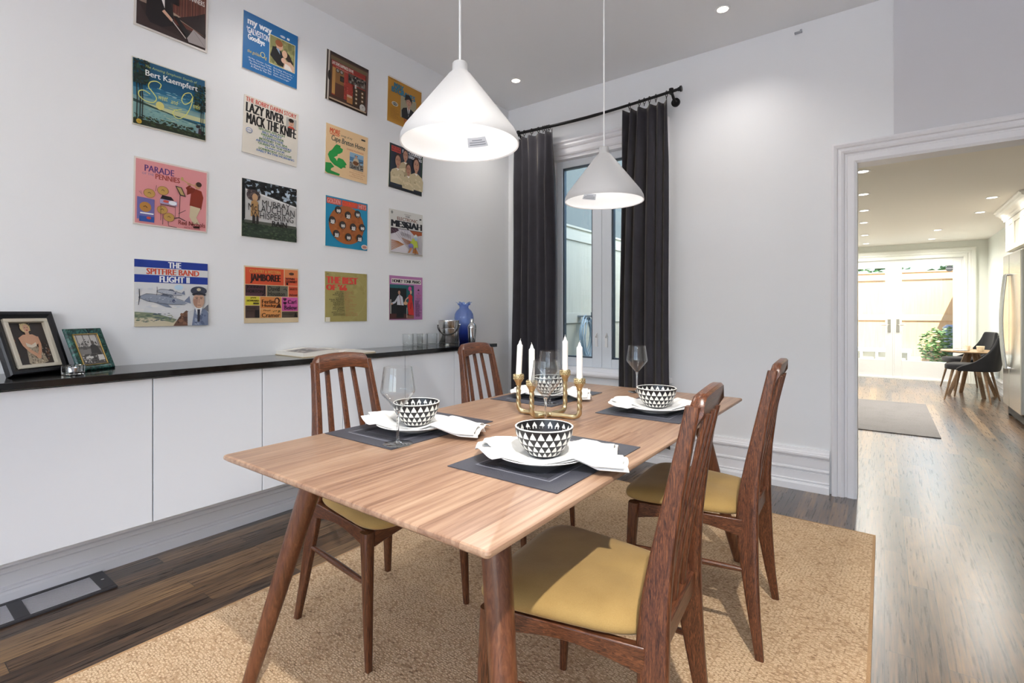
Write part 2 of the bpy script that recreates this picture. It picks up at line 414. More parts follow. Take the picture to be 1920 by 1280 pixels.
# ---- window 1
b = MB(); casing(b, WX0, WX1, WZ1, YB, -1, .12, .655)
for q in ((WX0, WX0+.03), (WX1-.03, WX1)): b.box(q[0], q[1], YB+.0, YO-.01, WZ0, WZ1)
b.box(WX0, WX1, YB, YO-.01, WZ1-.03, WZ1); b.box(WX0, WX1, YB, YO-.01, WZ0, WZ0+.03)
win = struct(b, 'window_1', M['trim'], smooth=.3)
b = MB(); b.prism([(YB+.07, .655), (YB-.05, .655), (YB-.058, .648), (YB-.06, .636), (YB-.055, .622), (YB-.045, .615), (YB, .615), (YB, .648), (YB+.07, .648)], 'x', WX0-.14, WX1+.14)
b.build('window_sill', M['trim'], win, smooth=.3)
CS = plain('#e6ebf0', .35)
for i, (x0, x1) in enumerate(((WX0+.03, .93), (.93, WX1-.03))):
    b = MB(); z0, z1, ya, yb = WZ0+.03, WZ1-.03, YB+.055, YB+.105
    wl, wr = (.06, .088) if i == 0 else (.088, .06)
    b.box(x0+.001, x0+wl, ya, yb, z0, z1); b.box(x1-wr, x1-.001, ya, yb, z0, z1); b.box(x0+wl, x1-wr, ya, yb, z0, z0+.075); b.box(x0+wl, x1-wr, ya, yb, z1-.06, z1)
    # inner glazing bead
    g0, g1, h0, h1 = x0+wl, x1-wr, z0+.075, z1-.06
    sa = b.build('sash', CS, win, smooth=0, bevel=.004)
    b = MB(); e = .012
    b.box(g0, g0+e, ya+.012, yb, h0, h1); b.box(g1-e, g1, ya+.012, yb, h0, h1); b.box(g0, g1, ya+.012, yb, h0, h0+e); b.box(g0, g1, ya+.012, yb, h1-e, h1)
    b.build('gasket', plain('#4a5661', .5), sa, smooth=0)
    b = MB(); b.box(g0, g1, ya+.03, ya+.035, h0, h1); b.build('pane', M['glass'], sa, smooth=0)
    xh = x1-.045 if i == 0 else x0+.045
    b = MB(); b.box(xh-.011, xh+.011, ya-.012, ya, .86, .955); b.tube([(xh, ya-.01, .94), (xh, ya-.03, .945), (xh+.02, ya-.035, .975)], .006, 8)
    b.build('latch', M['white'], sa)
# ---- kitchen shell
b = MB(); b.box(XKL-.12, XK+.67, YO, YK+.15, ZK, ZK+.1); struct(b, 'ceiling_kitchen', plain('#f6f0e6', .85), smooth=0)
KW = plain('#e4e6de', .75)
b = MB(); b.box(XK, XK+.6, 8.03, YK+.15, 0, ZK); b.box(XK+.55, XK+.67, YO, 8.03, 0, ZK); struct(b, 'wall_kitchen_right', KW, smooth=0)
b = MB(); b.box(XKL-.12, XKL, YO, YK+.15, 0, ZK); struct(b, 'wall_kitchen_left', KW, smooth=0)
FX0, FX1, FZ = 2.06, 3.86, 2.05
b = MB(); b.box(XKL, FX0, YK, YK+.15, 0, ZK); b.box(FX1, XK, YK, YK+.15, 0, ZK); b.box(FX0, FX1, YK, YK+.15, FZ, ZK)
struct(b, 'wall_kitchen_far', KW, smooth=0)
b = MB(); casing(b, FX0, FX1, FZ, YK, -1, .15); struct(b, 'trim_2', plain('#edeee6', .45), smooth=.3)
b = MB(); b.prism([(XK - d, z) for d, z in bb_prof(.2)], 'y', 8.05, YK-.03); struct(b, 'baseboard_kitchen', M['trim'], smooth=.3)
# french doors
FD = plain('#f0f0ee', .4)
for i, (x0, x1) in enumerate(((FX0+.02, 2.945), (2.965, FX1-.02))):
    b = MB(); ya, yb = YK+.03, YK+.08; s_, t_, k_ = .105, .1, .30
    if i == 1: k_ = .30
    b.box(x0, x0+s_, ya, yb, .02, FZ-.03); b.box(x1-s_, x1, ya, yb, .02, FZ-.03); b.box(x0+s_, x1-s_, ya, yb, .02, .02+k_); b.box(x0+s_, x1-s_, ya, yb, FZ-.03-t_, FZ-.03)
    d = b.build('door_%d' % (i+1), FD, smooth=0, bevel=.004); d['kind'] = 'structure'
    b = MB(); b.box(x0+s_, x1-s_, ya+.02, ya+.026, .02+k_, FZ-.03-t_); b.build('pane', M['glass'], d, smooth=0)
    xh = x1-.05 if i == 0 else x0+.05
    b = MB(); b.box(xh-.022, xh+.022, ya-.008, ya, .80, 1.03); b.build('handle_plate', plain('#c0bcb1', .3, 1), d, bevel=.008, smooth=.6)
    sg = -1 if i == 0 else 1
    b = MB(); b.tube([(xh, ya-.006, .93), (xh, ya-.05, .93), (xh+sg*.012, ya-.058, .93), (xh+sg*.11, ya-.055, .93)], .009, 8); b.build('door_handle', plain('#c0bcb1', .3, 1), d)
b = MB(); b.box(2.945, 2.965, YK+.02, YK+.085, .02, FZ-.03); b.box(FX0, FX1, YK, YK+.15, 0, .02); b.box(FX0, FX0+.019, YK+.02, YK+.1, .02, FZ-.03); b.box(FX1-.019, FX1, YK+.02, YK+.1, .02, FZ-.03); b.box(FX0, FX1, YK+.02, YK+.1, FZ-.03, FZ)
struct(b, 'trim_3', FD, smooth=0)
b = MB(); b.lathe([(.001, 0), (.05, 0), (.05, .004), (.001, .004)], 20, mat=Matrix.Translation((3.69, YK+.049, 1.87)) @ Matrix.Rotation(PI/2, 4, 'X'))
b.box(3.645, 3.735, YK+.044, YK+.0455, 1.866, 1.874, 1)
tag(b.build('window_decal', [plain('#5c6067', .5), plain('#c9ccd0', .5)]), 'round grey decal stuck high on the right glass door', 'decal')
# ================================================================= table
RUG = None
def rug_mat(name, h1, h2, h3, s, bump):
    m, nt, out = nodes(name); b = bsdf(nt, out, None, .95); L = nt.links.new
    tc = N(nt, 'ShaderNodeTexCoord')
    mp = N(nt, 'ShaderNodeMapping'); mp.inputs['Scale'].default_value = (s, s*1.5, s); mp.inputs['Rotation'].default_value = (0, 0, .05)
    nz = N(nt, 'ShaderNodeTexNoise', i_Scale=6.0, i_Detail=2.0)
    md = N(nt, 'ShaderNodeVectorMath', operation='MULTIPLY_ADD'); md.inputs[1].default_value = (.015, .015, .015)
    vo = N(nt, 'ShaderNodeTexVoronoi', feature='F1', distance='CHEBYCHEV', i_Scale=1.0, i_Randomness=.55)
    L(tc.outputs['Object'], nz.inputs['Vector']); L(nz.outputs[1], md.inputs[0]); L(tc.outputs['Object'], md.inputs[2])
    L(md.outputs[0], mp.inputs[0]); L(mp.outputs[0], vo.inputs['Vector'])
    n2 = N(nt, 'ShaderNodeTexNoise', i_Scale=s*3, i_Detail=3.0); L(tc.outputs['Object'], n2.inputs['Vector'])
    ad = N(nt, 'ShaderNodeMath', operation='MULTIPLY_ADD'); ad.inputs[1].default_value = .55; L(n2.outputs[0], ad.inputs[0]); 
    sb = N(nt, 'ShaderNodeMath', operation='SUBTRACT'); sb.inputs[0].default_value = .75; L(vo.outputs['Distance'], sb.inputs[1]); L(sb.outputs[0], ad.inputs[2])
    rp = ramp(nt, [(.2, h3), (.5, h2), (.85, h1)]); L(ad.outputs[0], rp.inputs[0]); L(rp.outputs[0], b.inputs['Base Color'])
    bp = N(nt, 'ShaderNodeBump', i_Strength=bump, i_Distance=.004); L(ad.outputs[0], bp.inputs['Height']); L(bp.outputs[0], b.inputs['Normal'])
    return m
RUG = rug_mat('sisal_weave', '#e6caa4', '#bd9a74', '#6f523a', 88, 1.0)
b = MB(); b.box(.77, 2.785, .12, 3.165, .0005, .011)
rg = tag(b.build('area_rug', RUG, smooth=0, bevel=.003), 'large tan woven sisal rug on dark floor under the dining table', 'rug')
b = MB()
for q in ((.768, .779, .12, 3.165), (2.776, 2.787, .12, 3.165)): b.box(*q, .001, .0113)
for q in ((.779, 2.776, .118, .129), (.779, 2.776, 3.156, 3.167)): b.box(*q, .001, .0113)
b.build('rug_binding', fabric('rug_binding', '#c6a178', '#a88258', 200, .4), rg, smooth=0)

TX0, TX1, TY0, TY1, TZ = 1.31, 2.285, .655, 2.55, .745
WAL = planks('walnut_top', [(.28, '#775743'), (.44, '#98765f'), (.58, '#aa8a70'), (.74, '#bd9c82')], .105, 2.6, 'y', .36, gap=.0003, gs=9, bump=.02, spread=.13, rvar=.04, grain=70, gapcol='#7a4a2e')
t = thing('dining_table', 'walnut dining table with splayed round legs, set for four', 'table', ((TX0+TX1)/2, (TY0+TY1)/2, 0))
hx, hy = (TX1-TX0)/2, (TY1-TY0)/2
def rrect(hx, hy, r, n=6):
    o = []
    for cx, cy, a0 in ((hx-r, hy-r, 0), (-hx+r, hy-r, PI/2), (-hx+r, -hy+r, PI), (hx-r, -hy+r, 1.5*PI)):
        o += [(cx + r*math.cos(a0+PI/2*i/n), cy + r*math.sin(a0+PI/2*i/n)) for i in range(n+1)]
    return o
b = MB()
secs = [(.0, TZ-.003, .012), (-.003, TZ, .012)]
rings = []
for ins, z, r in ((.032, TZ-.028, .006), (.010, TZ-.019, .008), (.001, TZ-.012, .009), (0, TZ-.007, .009), (.0015, TZ-.002, .009), (.005, TZ, .008)):
    rings.append([(x, y, z) for x, y in rrect(hx-ins, hy-ins, r)])
b.rings(rings)
b.build('tabletop', WAL, t, smooth=.5)
for sx in (-1, 1):
    for sy in (-1, 1):
        b = MB(); top = Vector((sx*(hx-.155), sy*(hy-.21), TZ-.03)); ft = Vector((sx*(hx+.02), sy*(hy-.075), .0122))
        if sx > 0: ft = Vector((hx-.0, sy*(hy-.085), .0122))
        n = 8; qs = [ft.lerp(top, i/n) for i in range(n+1)]; b.loft([(q.x, q.y, q.z, 2*(.034-.0135*(1-i/n)**1.3), 2*(.034-.0135*(1-i/n)**1.3)) for i, q in enumerate(qs)], 5, p=2)
        b.build('leg', M['walz'], t)
for sy in (-1, 1):
    b = MB(); b.box(-hx+.13, hx-.13, sy*(hy-.21)-.035, sy*(hy-.21)+.035, TZ-.05, TZ-.0285); b.build('under_rail', M['walz'], t, smooth=0, bevel=.004)

# ================================================================= dining chairs (front towards +x)
def upr(z):     # centre line x, half spread y, width x, thickness y of the rear upright at height z
    K = [(0, -.222, .212, .026, .021), (.12, -.205, .198, .037, .023), (.25, -.19, .184, .052, .025), (.36, -.180, .172, .066, .027), (.44, -.177, .164, .070, .028),
         (.52, -.181, .158, .063, .027), (.62, -.193, .149, .051, .026), (.74, -.213, .138, .041, .025), (.86, -.235, .129, .034, .024), (.955, -.254, .123, .031, .023)]
    for a, c in zip(K, K[1:]):
        if z <= c[0]:
            k = (z-a[0])/(c[0]-a[0]); return [a[i]+(c[i]-a[i])*k for i in range(1, 5)]
    return list(K[-1][1:])
Z0 = .012      # chairs stand on the rug
def make_chair(label, grp):
    t = thing('dining_chair', label, 'chair', group=grp)
    for s in (-1, 1):
        b = MB(); secs = []
        for i in range(25):
            z = .94*i/24; x, y, w, d = upr(z); secs.append((x, s*y, z, w, d))
        b.loft(secs, 4, p=5)
        b.build('back_leg', M['rosez'], t, smooth=.9)
        b = MB(); b.loft([(.222, s*.232, 0, .021, .021), (.215, s*.229, .15, .028, .028), (.208, s*.225, .3, .034, .034), (.203, s*.222, .39, .038, .038), (.20, s*.22, .432, .04, .04)], 5, p=3.2)
        b.build('front_leg', M['rosez'], t, smooth=.9)
        b = MB(); y = s*.213; n = 10
        b.tube([(-.185+.395*i/n, s*(.183+.043*i/n), .268) for i in range(n+1)], [.0075+.0035*math.sin(PI*i/n) for i in range(n+1)], 10)
        b.build('stretcher', M['rosex'], t)
        # side rail, deeper at both ends
        b = MB(); pts = []
        for i in range(11):
            k = i/10; pts.append((-.165+.36*k, .432-.03-.028*abs(2*k-1)**1.6))
        poly = [(-.165, .434)] + pts + [(.195, .434)]
        b.prism(poly[::-1], 'y', -.011, .011, mat=Matrix.Translation((0, s*.19, 0)) @ Matrix.Rotation(s*.115, 4, 'Z'))
        o = b.build('side_rail', M['rosex'], t, smooth=.5, bevel=.003)
    b = MB(); poly = [(-.2, .434)] + [(-.2+.4*i/10, .434-.03-.026*abs(i/5-1)**1.6) for i in range(11)] + [(.2, .434)]
    b.prism(poly[::-1], 'x', .188, .212); b.build('front_rail', M['rosey'], t, smooth=.5, bevel=.003)
    b = MB(); b.box(-.197, -.155, -.155, .155, .405, .458); b.build('rear_rail', M['rosey'], t, smooth=0, bevel=.005)
    # curved crest rail, rounded into the uprights
    b = MB(); rings = []; n = 20
    for i in range(n+1):
        k = -1 + 2*i/n; y = k*.131; bow = -.010*(1-k*k)
        zt = .972 - .012*k*k - (.030*((abs(k)-.8)/.2)**2 if abs(k) > .8 else 0); zb = .895 + .018*(1-k*k)
        xt, xb = -.258+bow, -.243+bow; w = .014
        rings.append([(xb+w, y, zb), (xb+w+.002, y, zb+.004), (xt+w, y, zt-.006), (xt+w*.6, y, zt), (xt-w*.6, y, zt), (xt-w, y, zt-.006), (xb-w, y, zb+.004), (xb-w, y, zb)])
    b.rings(rings); b.build('crest_rail', M['rosey'], t, smooth=.8)
    for s in (-1, 0, 1):
        b = MB(); secs = []
        for i in range(15):
            k = i/14; z = .45+.465*k; x, _, _, _ = upr(z); x -= .004+.018*k
            secs.append((x, s*(.084-.024*k), z, .013, .026-.006*k))
        b.loft(secs, 3, p=4); b.build('slat', M['rosez'], t, smooth=.9)
    # cushion: crowned velvet pad with rounded, slightly dropped edges
    b = MB(); R = []
    def outline(ins, z):
        pts = []
        for i in range(48):
            a = 2*PI*i/48; ca, sa = math.cos(a), math.sin(a); p = 5
            ex = math.copysign(abs(ca)**(2/p), ca); ey = math.copysign(abs(sa)**(2/p), sa)
            xx = .045 + ex*(.215-ins); hw = (.178 + .064*(ex+1)/2) - ins
            if ex < 0: hw -= .0
            zz = z - .012*abs(ey)**3*0 + .004*ey*ey
            pts.append((xx, ey*hw, zz))
        return pts
    for ins, z in ((.02, .4345), (.004, .437), (0, .445), (.002, .456), (.012, .467), (.035, .475), (.07, .480), (.12, .483), (.18, .4845)): R.append(outline(ins, z))
    b.rings(R); b.build('seat', M['velvet'], t, smooth=1.0)
    return t
ch = make_chair('rosewood slat-back chair nearest the camera, its olive seat half in table shadow', 'rosewood dining chairs around the table')
ch.location = (2.238, 1.175, Z0); ch.rotation_euler = (0, 0, PI+rad(5))
for i, (x0, y0) in enumerate(((.2, .1), (.17, .13))):     # loose threads under the near seat
    pass
c2 = dup(ch, (2.262, 2.005, Z0), PI + .045, 'rosewood slat-back chair with olive seat, on the rug nearest the doorway')
c3 = dup(ch, (1.285, 1.24, Z0), 0.0, 'rosewood slat-back chair in front of the open book, nearest the photo frames')
c4 = dup(ch, (1.275, 2.10, Z0), 0.02, 'rosewood slat-back chair in front of the cocktail shaker, at the far table end')
b = MB()
for x, y, l in ((.10, -.246, .13), (.07, -.246, .11)):
    b.tube([(x+.004*math.sin(i*1.3), y-.004-.0*i, .437-l*i/8) for i in range(9)], .0006, 5)
b.build('loose_thread', plain('#cbb68a', .9), ch)

# ================================================================= sideboard
ys = [-.125, .334, .794, 1.255, 1.713, 2.174, 2.631, 3.088]
names = ['white flat-front wall cabinet at the left edge, under the photo frames, floor register below', 'white flat-front wall cabinet with its right seam just left of the table corner', 'white flat-front wall cabinet behind the table corner and left of the nearest-left chair',
         'white flat-front wall cabinet behind the slats of the chair below the open book', 'white flat-front wall cabinet behind the near wine glass, right of the open book', 'white flat-front wall cabinet under the clear tumblers', 'endmost white flat-front wall cabinet under the ice bucket and blue vase']
ys = ys[1:]
LN = [names[0]] + names[2:6] + [names[6]]
LN = ['white wall cabinet at the left edge of the photo, under the two photo frames', 'white wall cabinet under the flying aircraft sleeve, behind the near corner of the table', 'white wall cabinet behind the slats of the nearest-left chair, under the open book',
      'white wall cabinet behind the near-left wine glass and bowl, right of the open book', 'white wall cabinet under the clear tumblers', 'endmost white wall cabinet, under the ice bucket and blue vase']
for i, lb in enumerate(LN):
    y0, y1 = ys[i], ys[i+1]
    t = thing('wall_cabinet', lb, 'cabinet', (0, (y0+y1)/2, .274), group='white cabinets in the floating sideboard')
    h = (y1-y0)/2
    b = MB(); b.box(.001, .322, -h+.0005, h-.0005, .0, .604); b.build('carcass', M['lacq'], t, smooth=0)
    b = MB(); b.box(.341, .36, -h+.0022, h-.0022, -.002, .598); b.build('door', M['lacq'], t, smooth=0, bevel=.001, seg=1)
b = MB(); b.box(.001, .385, -.125, 3.092, .8785, .905)
tag(b.build('countertop', M['stone'], smooth=0, bevel=.0025), 'long polished black stone top along the white sideboard', 'countertop')
# end unit left of the frame edge so the run continues
t = thing('wall_cabinet', 'white wall cabinet out of view left of the photo frames', 'cabinet', (0, (.334-.125)/2, .274), group='white cabinets in the floating sideboard')
b = MB(); b.box(.001, .34, -.229, .229, 0, .604); b.build('carcass', M['lacq'], t, smooth=0)
b = MB(); b.box(.341, .36, -.2275, .2275, -.002, .598); b.build('door', M['lacq'], t, smooth=0)
# floor register against the baseboard
t = thing('floor_register', 'grey metal floor register against the baseboard at the left edge', 'floor vent', (.144, .42, 0))
b = MB(); 
for q in ((-.102, -.082, -.285, .285), (.082, .102, -.285, .285), (-.082, .082, -.285, -.235), (-.082, .082, .235, .285), (-.082, .082, -.022, .022)): b.box(*q, .0005, .008)
b.build('register_frame', plain('#4b4a4d', .4, .6), t, smooth=0, bevel=.0015)
b = MB(); b.box(-.082, .082, -.235, .235, .0006, .002); b.build('register_well', plain('#2b2a2c', .6), t, smooth=0)
for y0, y1 in ((-.235, -.022), (.022, .235)):
    b = MB()
    for k in range(15):
        x = -.075+.15*k/14; b.box(x-.0033, x+.0033, y0, y1, .0022, .0068)
    b.build('grille', plain('#c3c0c6', .35, .3), t, smooth=0)
b = MB(); b.tube([(0, .26, .008), (0, .26, .012)], .006, 10); b.build('damper_knob', M['steel'], t)
# ================================================================= pendants
SHADE = plain('#c6c5c4', .5); SHIN = plain('#fbfbfa', .6)
def pendant(x, y, sa, label):
    t = thing('pendant_lamp', label, 'lamp', (x, y, 0), group='white cone pendants over the table')
    zr = 1.675; R = .185
    b = MB(); b.lathe([(R, zr), (R+.001, zr+.006), (R-.002, zr+.022), (R-.012, zr+.042), (.036, zr+.219), (.026, zr+.228), (.024, zr+.235), (.024, zr+.254), (.021, zr+.258), (.004, zr+.258)], 64)
    b.build('lamp_shade', SHADE, t, smooth=.5)
    b = MB(); b.lathe([(R, zr), (R-.004, zr+.003), (R-.008, zr+.024), (R-.022, zr+.042), (.034, zr+.212), (.003, zr+.214)], 64)
    b.build('shade_lining', SHIN, t, smooth=.5)
    b = MB(); b.tube([(0, 0, zr+.256), (0, 0, ZC-.025)], .0035, 10); b.build('cord', M['white'], t)
    b = MB(); b.lathe([(.003, ZC-.028), (.045, ZC-.026), (.05, ZC-.02), (.05, ZC-.001), (.003, ZC-.001)], 32); b.build('canopy', M['white'], t)
    b = MB(); b.tube([(0, 0, zr+.212), (0, 0, zr+.13)], .017, 16); b.build('bulb_socket', M['white'], t)
    b = MB(); b.sphere((0, 0, zr+.098), (.028, .028, .034), 16); b.build('bulb', emit('#fff4e6', 3), t)
    # sticker on the lining, far side
    b = MB(); ang = rad(sa); n = 6; rows = []
    for i in range(n+1):
        a = ang + (i/n-.5)*.46
        row = []
        for zz in (zr+.044, zr+.070):
            r = .034+(R-.022-.034)*(zr+.212-zz)/.170 - .0012
            row.append((r*math.cos(a), r*math.sin(a), zz))
        rows.append(row)
    vs = [p for r in rows for p in r]; b.add(vs, [(2*i, 2*i+2, 2*i+3, 2*i+1) for i in range(n)])
    for k in range(3):
        zz = zr+.049+.006*k; vs = []
        for i in range(n+1):
            a = ang + (i/n-.5)*(.38 if k < 2 else .25)
            for dz in (0, .0022):
                r = .034+(R-.056)*(zr+.212-zz-dz)/.170 - .0017; vs.append((r*math.cos(a), r*math.sin(a), zz+dz))
        b.add(vs, [(2*i, 2*i+2, 2*i+3, 2*i+1) for i in range(n)], 1)
    b.build('label_sticker', [plain('#b9bdc4', .6), plain('#70757d', .6)], t)
    l = bpy.data.lights.new('pendant_light', 'POINT'); l.energy = .8; l.shadow_soft_size = .03; l.color = (1, 1, 1)
    lo = bpy.data.objects.new('pendant_light', l); COL.objects.link(lo); lo.location = (x, y, zr+.055)
    l = bpy.data.lights.new('pendant_downlight', 'SPOT'); l.energy = 15; l.spot_size = rad(132); l.spot_blend = .35; l.shadow_soft_size = .03; l.color = (1, .96, .90)
    lo = bpy.data.objects.new('pendant_downlight', l); COL.objects.link(lo); lo.location = (x, y, zr+.055)
pendant(1.75, 1.17, 109, 'white cone pendant lamp nearer the camera, its lit rim the larger of two')
pendant(1.75, 2.18, 145, 'white cone pendant lamp in front of the window, the smaller looking of two')
# ================================================================= recessed spots
GLOW = emit('#fff1dc', 14)
def spot(x, y, z, label, grp, e=40, lit=True, r=.045, size=130, col=(1, .96, .91), glow=GLOW, aim=None):
    t = thing('recessed_spotlight', label, 'ceiling light', (x, y, z), group=grp)
    b = MB(); b.lathe([(r*.72, -.001), (r*.75, -.004), (r, -.004), (r*1.02, -.001), (r*.98, 0)], 28); b.build('trim_ring', M['white'], t)
    b = MB(); b.lathe([(.001, -.0015), (r*.72, -.0015)], 24); b.build('lamp_lens', glow, t)
    if lit:
        l = bpy.data.lights.new('spot_light', 'SPOT'); l.energy = e; l.spot_size = rad(size if e < 300 else 70); l.spot_blend = 1.0; l.shadow_soft_size = .035; l.color = col
        lo = bpy.data.objects.new('spot_light', l); COL.objects.link(lo); lo.location = (x, y, z-.008)
        if aim: lo.rotation_euler = (Vector(aim)-lo.location).to_track_quat('-Z', 'Y').to_euler()
G1 = 'recessed spotlights in the dining ceiling'
spot(2.017, 3.281, ZC, 'recessed ceiling spotlight right of the far pendant cord, above the blank wall', G1)
spot(.42, 3.293, ZC, 'recessed ceiling spotlight between the pendant cords, near the window corner', G1)
for x, y, e in ((.42, 1.5, 24), (.42, -.25, 9), (2.0, 1.55, 26), (3.25, .05, 600), (2.0, -.6, 30)):  # unseen spotlights, assumed so the room lighting works
    spot(x, y, ZC, 'assumed ceiling spotlight of the dining room, out of view', G1, e, aim=(2.0, 1.35, 0) if e > 300 else None)
G2 = 'recessed pot lights in the kitchen ceiling'
KG = emit('#fffaf0', 9)
kl = [('hallway end, first of the left row beyond the doorway head', 2.68, 5.05), ('second along the left row beyond the doorway', 2.66, 6.03), ('third along the left row beyond the doorway', 2.64, 7.0), ('fourth along the left row beyond the doorway', 2.61, 7.95), ('fifth along the left row, closer to the french doors', 2.59, 9.25), ('last along the left row, right before the french doors', 2.58, 10.4),
      ('right row, just in front of the crown moulding of the cabinets', 3.70, 6.97), ('right row, beyond the crown moulding of the cabinets', 3.72, 7.92), ('middle pair above the french doors, nearer one', 3.43, 9.27), ('middle pair above the french doors, farther one', 3.43, 10.35)]
for i, (nm, x, y) in enumerate(kl):
    spot(x, y, ZK, 'flat kitchen pot light, ' + nm, G2, 50 if i < 2 else 120, True, .055, 165, (1, .97, .91), KG)
# ================================================================= daylight
w = bpy.data.worlds.new('sky'); SC.world = w; w.use_nodes = True; nt = w.node_tree; nt.nodes.clear()
sk = nt.nodes.new('ShaderNodeTexSky'); sk.sky_type = 'NISHITA'; sk.sun_disc = False; sk.sun_elevation = rad(48); sk.sun_rotation = rad(120); sk.dust_density = 2.5; sk.air_density = 1.0
bg = nt.nodes.new('ShaderNodeBackground'); bg.inputs[1].default_value = 1.05
o = nt.nodes.new('ShaderNodeOutputWorld'); nt.links.new(sk.outputs[0], bg.inputs[0]); nt.links.new(bg.outputs[0], o.inputs[0])
s = bpy.data.lights.new('sun', 'SUN'); s.energy = 23; s.angle = rad(.6); s.color = (1, .985, .96)
so = bpy.data.objects.new('sun', s); COL.objects.link(so); so.location = (12, -6, 14)
so.rotation_euler = Vector((-.30, .45, -.80)).to_track_quat('-Z', 'Y').to_euler()
def portal(x, y, z, sx, sy, d):
    l = bpy.data.lights.new('window_portal', 'AREA'); l.shape = 'RECTANGLE'; l.size = sx; l.size_y = sy; l.cycles.is_portal = True
    lo = bpy.data.objects.new('window_portal', l); COL.objects.link(lo); lo.location = (x, y, z); lo.rotation_euler = Vector(d).to_track_quat('-Z', 'Z').to_euler()
portal(1.5, YF-.02, 1.55, 2.0, 2.4, (0, 1, 0)); portal(3.8, YF-.02, 1.55, 2.0, 2.4, (0, 1, 0))  # portals for the added front openings
portal((WX0+WX1)/2, YO+.05, 1.58, .95, 1.85, (0, -1, 0)); portal((FX0+FX1)/2, YK+.2, 1.1, 1.8, 2.0, (0, -1, 0))
SC.view_settings.view_transform = 'Standard'; SC.view_settings.look = 'None'; SC.view_settings.exposure = -0.22; SC.view_settings.gamma = 1; SC.view_settings.use_curve_mapping = False
# ================================================================= record sleeves on the left wall
SS = .317
def sleeve(y, z, rot, label, border, art, edge='#d9d2c6'):
    mb = MB(); h = SS/2
    mb.box(.001, .006, -h, h, -h, h, 0, col=srgb(edge))
    p = Print(mb, SS, SS, lambda a, b_, d: (.006+d, a-h, b_-h), .00005)
    if border: p.rect(0.004, .004, .996, .996, border)
    art(p)
    o = mb.build('record_sleeve', INK, smooth=0, loc=(0, y, z), fix=False)
    o.rotation_euler = (rot, 0, 0)
    return tag(o, label, 'record sleeve', 'record sleeves in rows on the left wall')
def greek(p, x0, y1, x1, n, dy, h, seed, cols=None, align='l', th=.5):
    rd = random.Random(seed)
    for i in range(n):
        L = rd.uniform(.55, 1)*(x1-x0); y = y1 - i*dy
        a = x0 if align == 'l' else (x1-L if align == 'r' else (x0+x1-L)/2)
        x = a
        while x < a+L-.004:
            wd = min(rd.uniform(.02, .07), a+L-x)
            p.rect(x, y-dy*th, x+wd, y, cols[i % len(cols)] if cols else h); x += wd+.01
def a_piano(p):
    p.rect(.03, .03, .97, .97, '#31211f'); p.rect(.5, .25, .97, .97, '#6a3a30')
    for i in range(12): p.rect(.53+.037*i, .38, .538+.037*i, .97, '#8f5a48')
    p.rect(.03, .38, .34, .44, '#9a8272'); p.rect(.03, .44, .36, .97, '#54423a'); p.specks(.03, .5, .36, .97, 20, .05, ['#6d5a4e', '#3a2d29'], 3)
    p.poly([(.5, .36), (.97, .24), (.97, .30), (.5, .42)], '#b39a86')
    p.poly([(.55, .36), (.82, .52), (.95, .62), (.97, .24)], '#2a1b1b')
    p.ell(.33, .80, .075, .09, '#2c1d16'); p.ell(.345, .785, .062, .085, '#c79a80')
    p.ell(.50, .88, .055, .07, '#c09078'); p.rect(.44, .55, .58, .82, '#150f12')
    p.poly([(.46, .80), (.53, .80), (.5, .62)], '#e9e4e0')
    p.poly([(.14, .12), (.15, .45), (.22, .62), (.33, .70), (.44, .62), (.5, .42), (.52, .22), (.36, .12)], '#181114')
    p.poly([(.28, .70), (.38, .69), (.385, .42)], '#efe9e4'); p.ell(.345, .66, .03, .016, '#111', 8)
    p.poly([(.35, .36), (.38, .40), (.5, .30), (.48, .26)], '#d2a58c')
    p.poly([(.03, .03), (.03, .38), (.2, .12), (.5, .1), (.72, .03)], '#3b2a29')
    p.poly([(.5, .37), (.56, .38), (.78, .14), (.70, .09)], '#120d0f'); p.line([(.47, .3), (.68, .09)], .014, '#cfc6bf'); p.line([(.70, .10), (.79, .28)], .008, '#b7aca6')
    p.poly([(.79, .28), (.97, .2), (.97, .06), (.72, .05), (.70, .1)], '#a39a98'); p.line([(.8, .25), (.95, .08)], .006, '#7a7070')
    for i in range(7): p.rect(.56+.05*i, .44+.0*i, .566+.05*i, .74, '#3a2320')
    p.text('GRAND', .62, .82, .86, .88, '#e8dcd4', .01, -.2); p.text('MANNERS', .68, .72, .94, .80, '#f0e6de', .012, -.1)
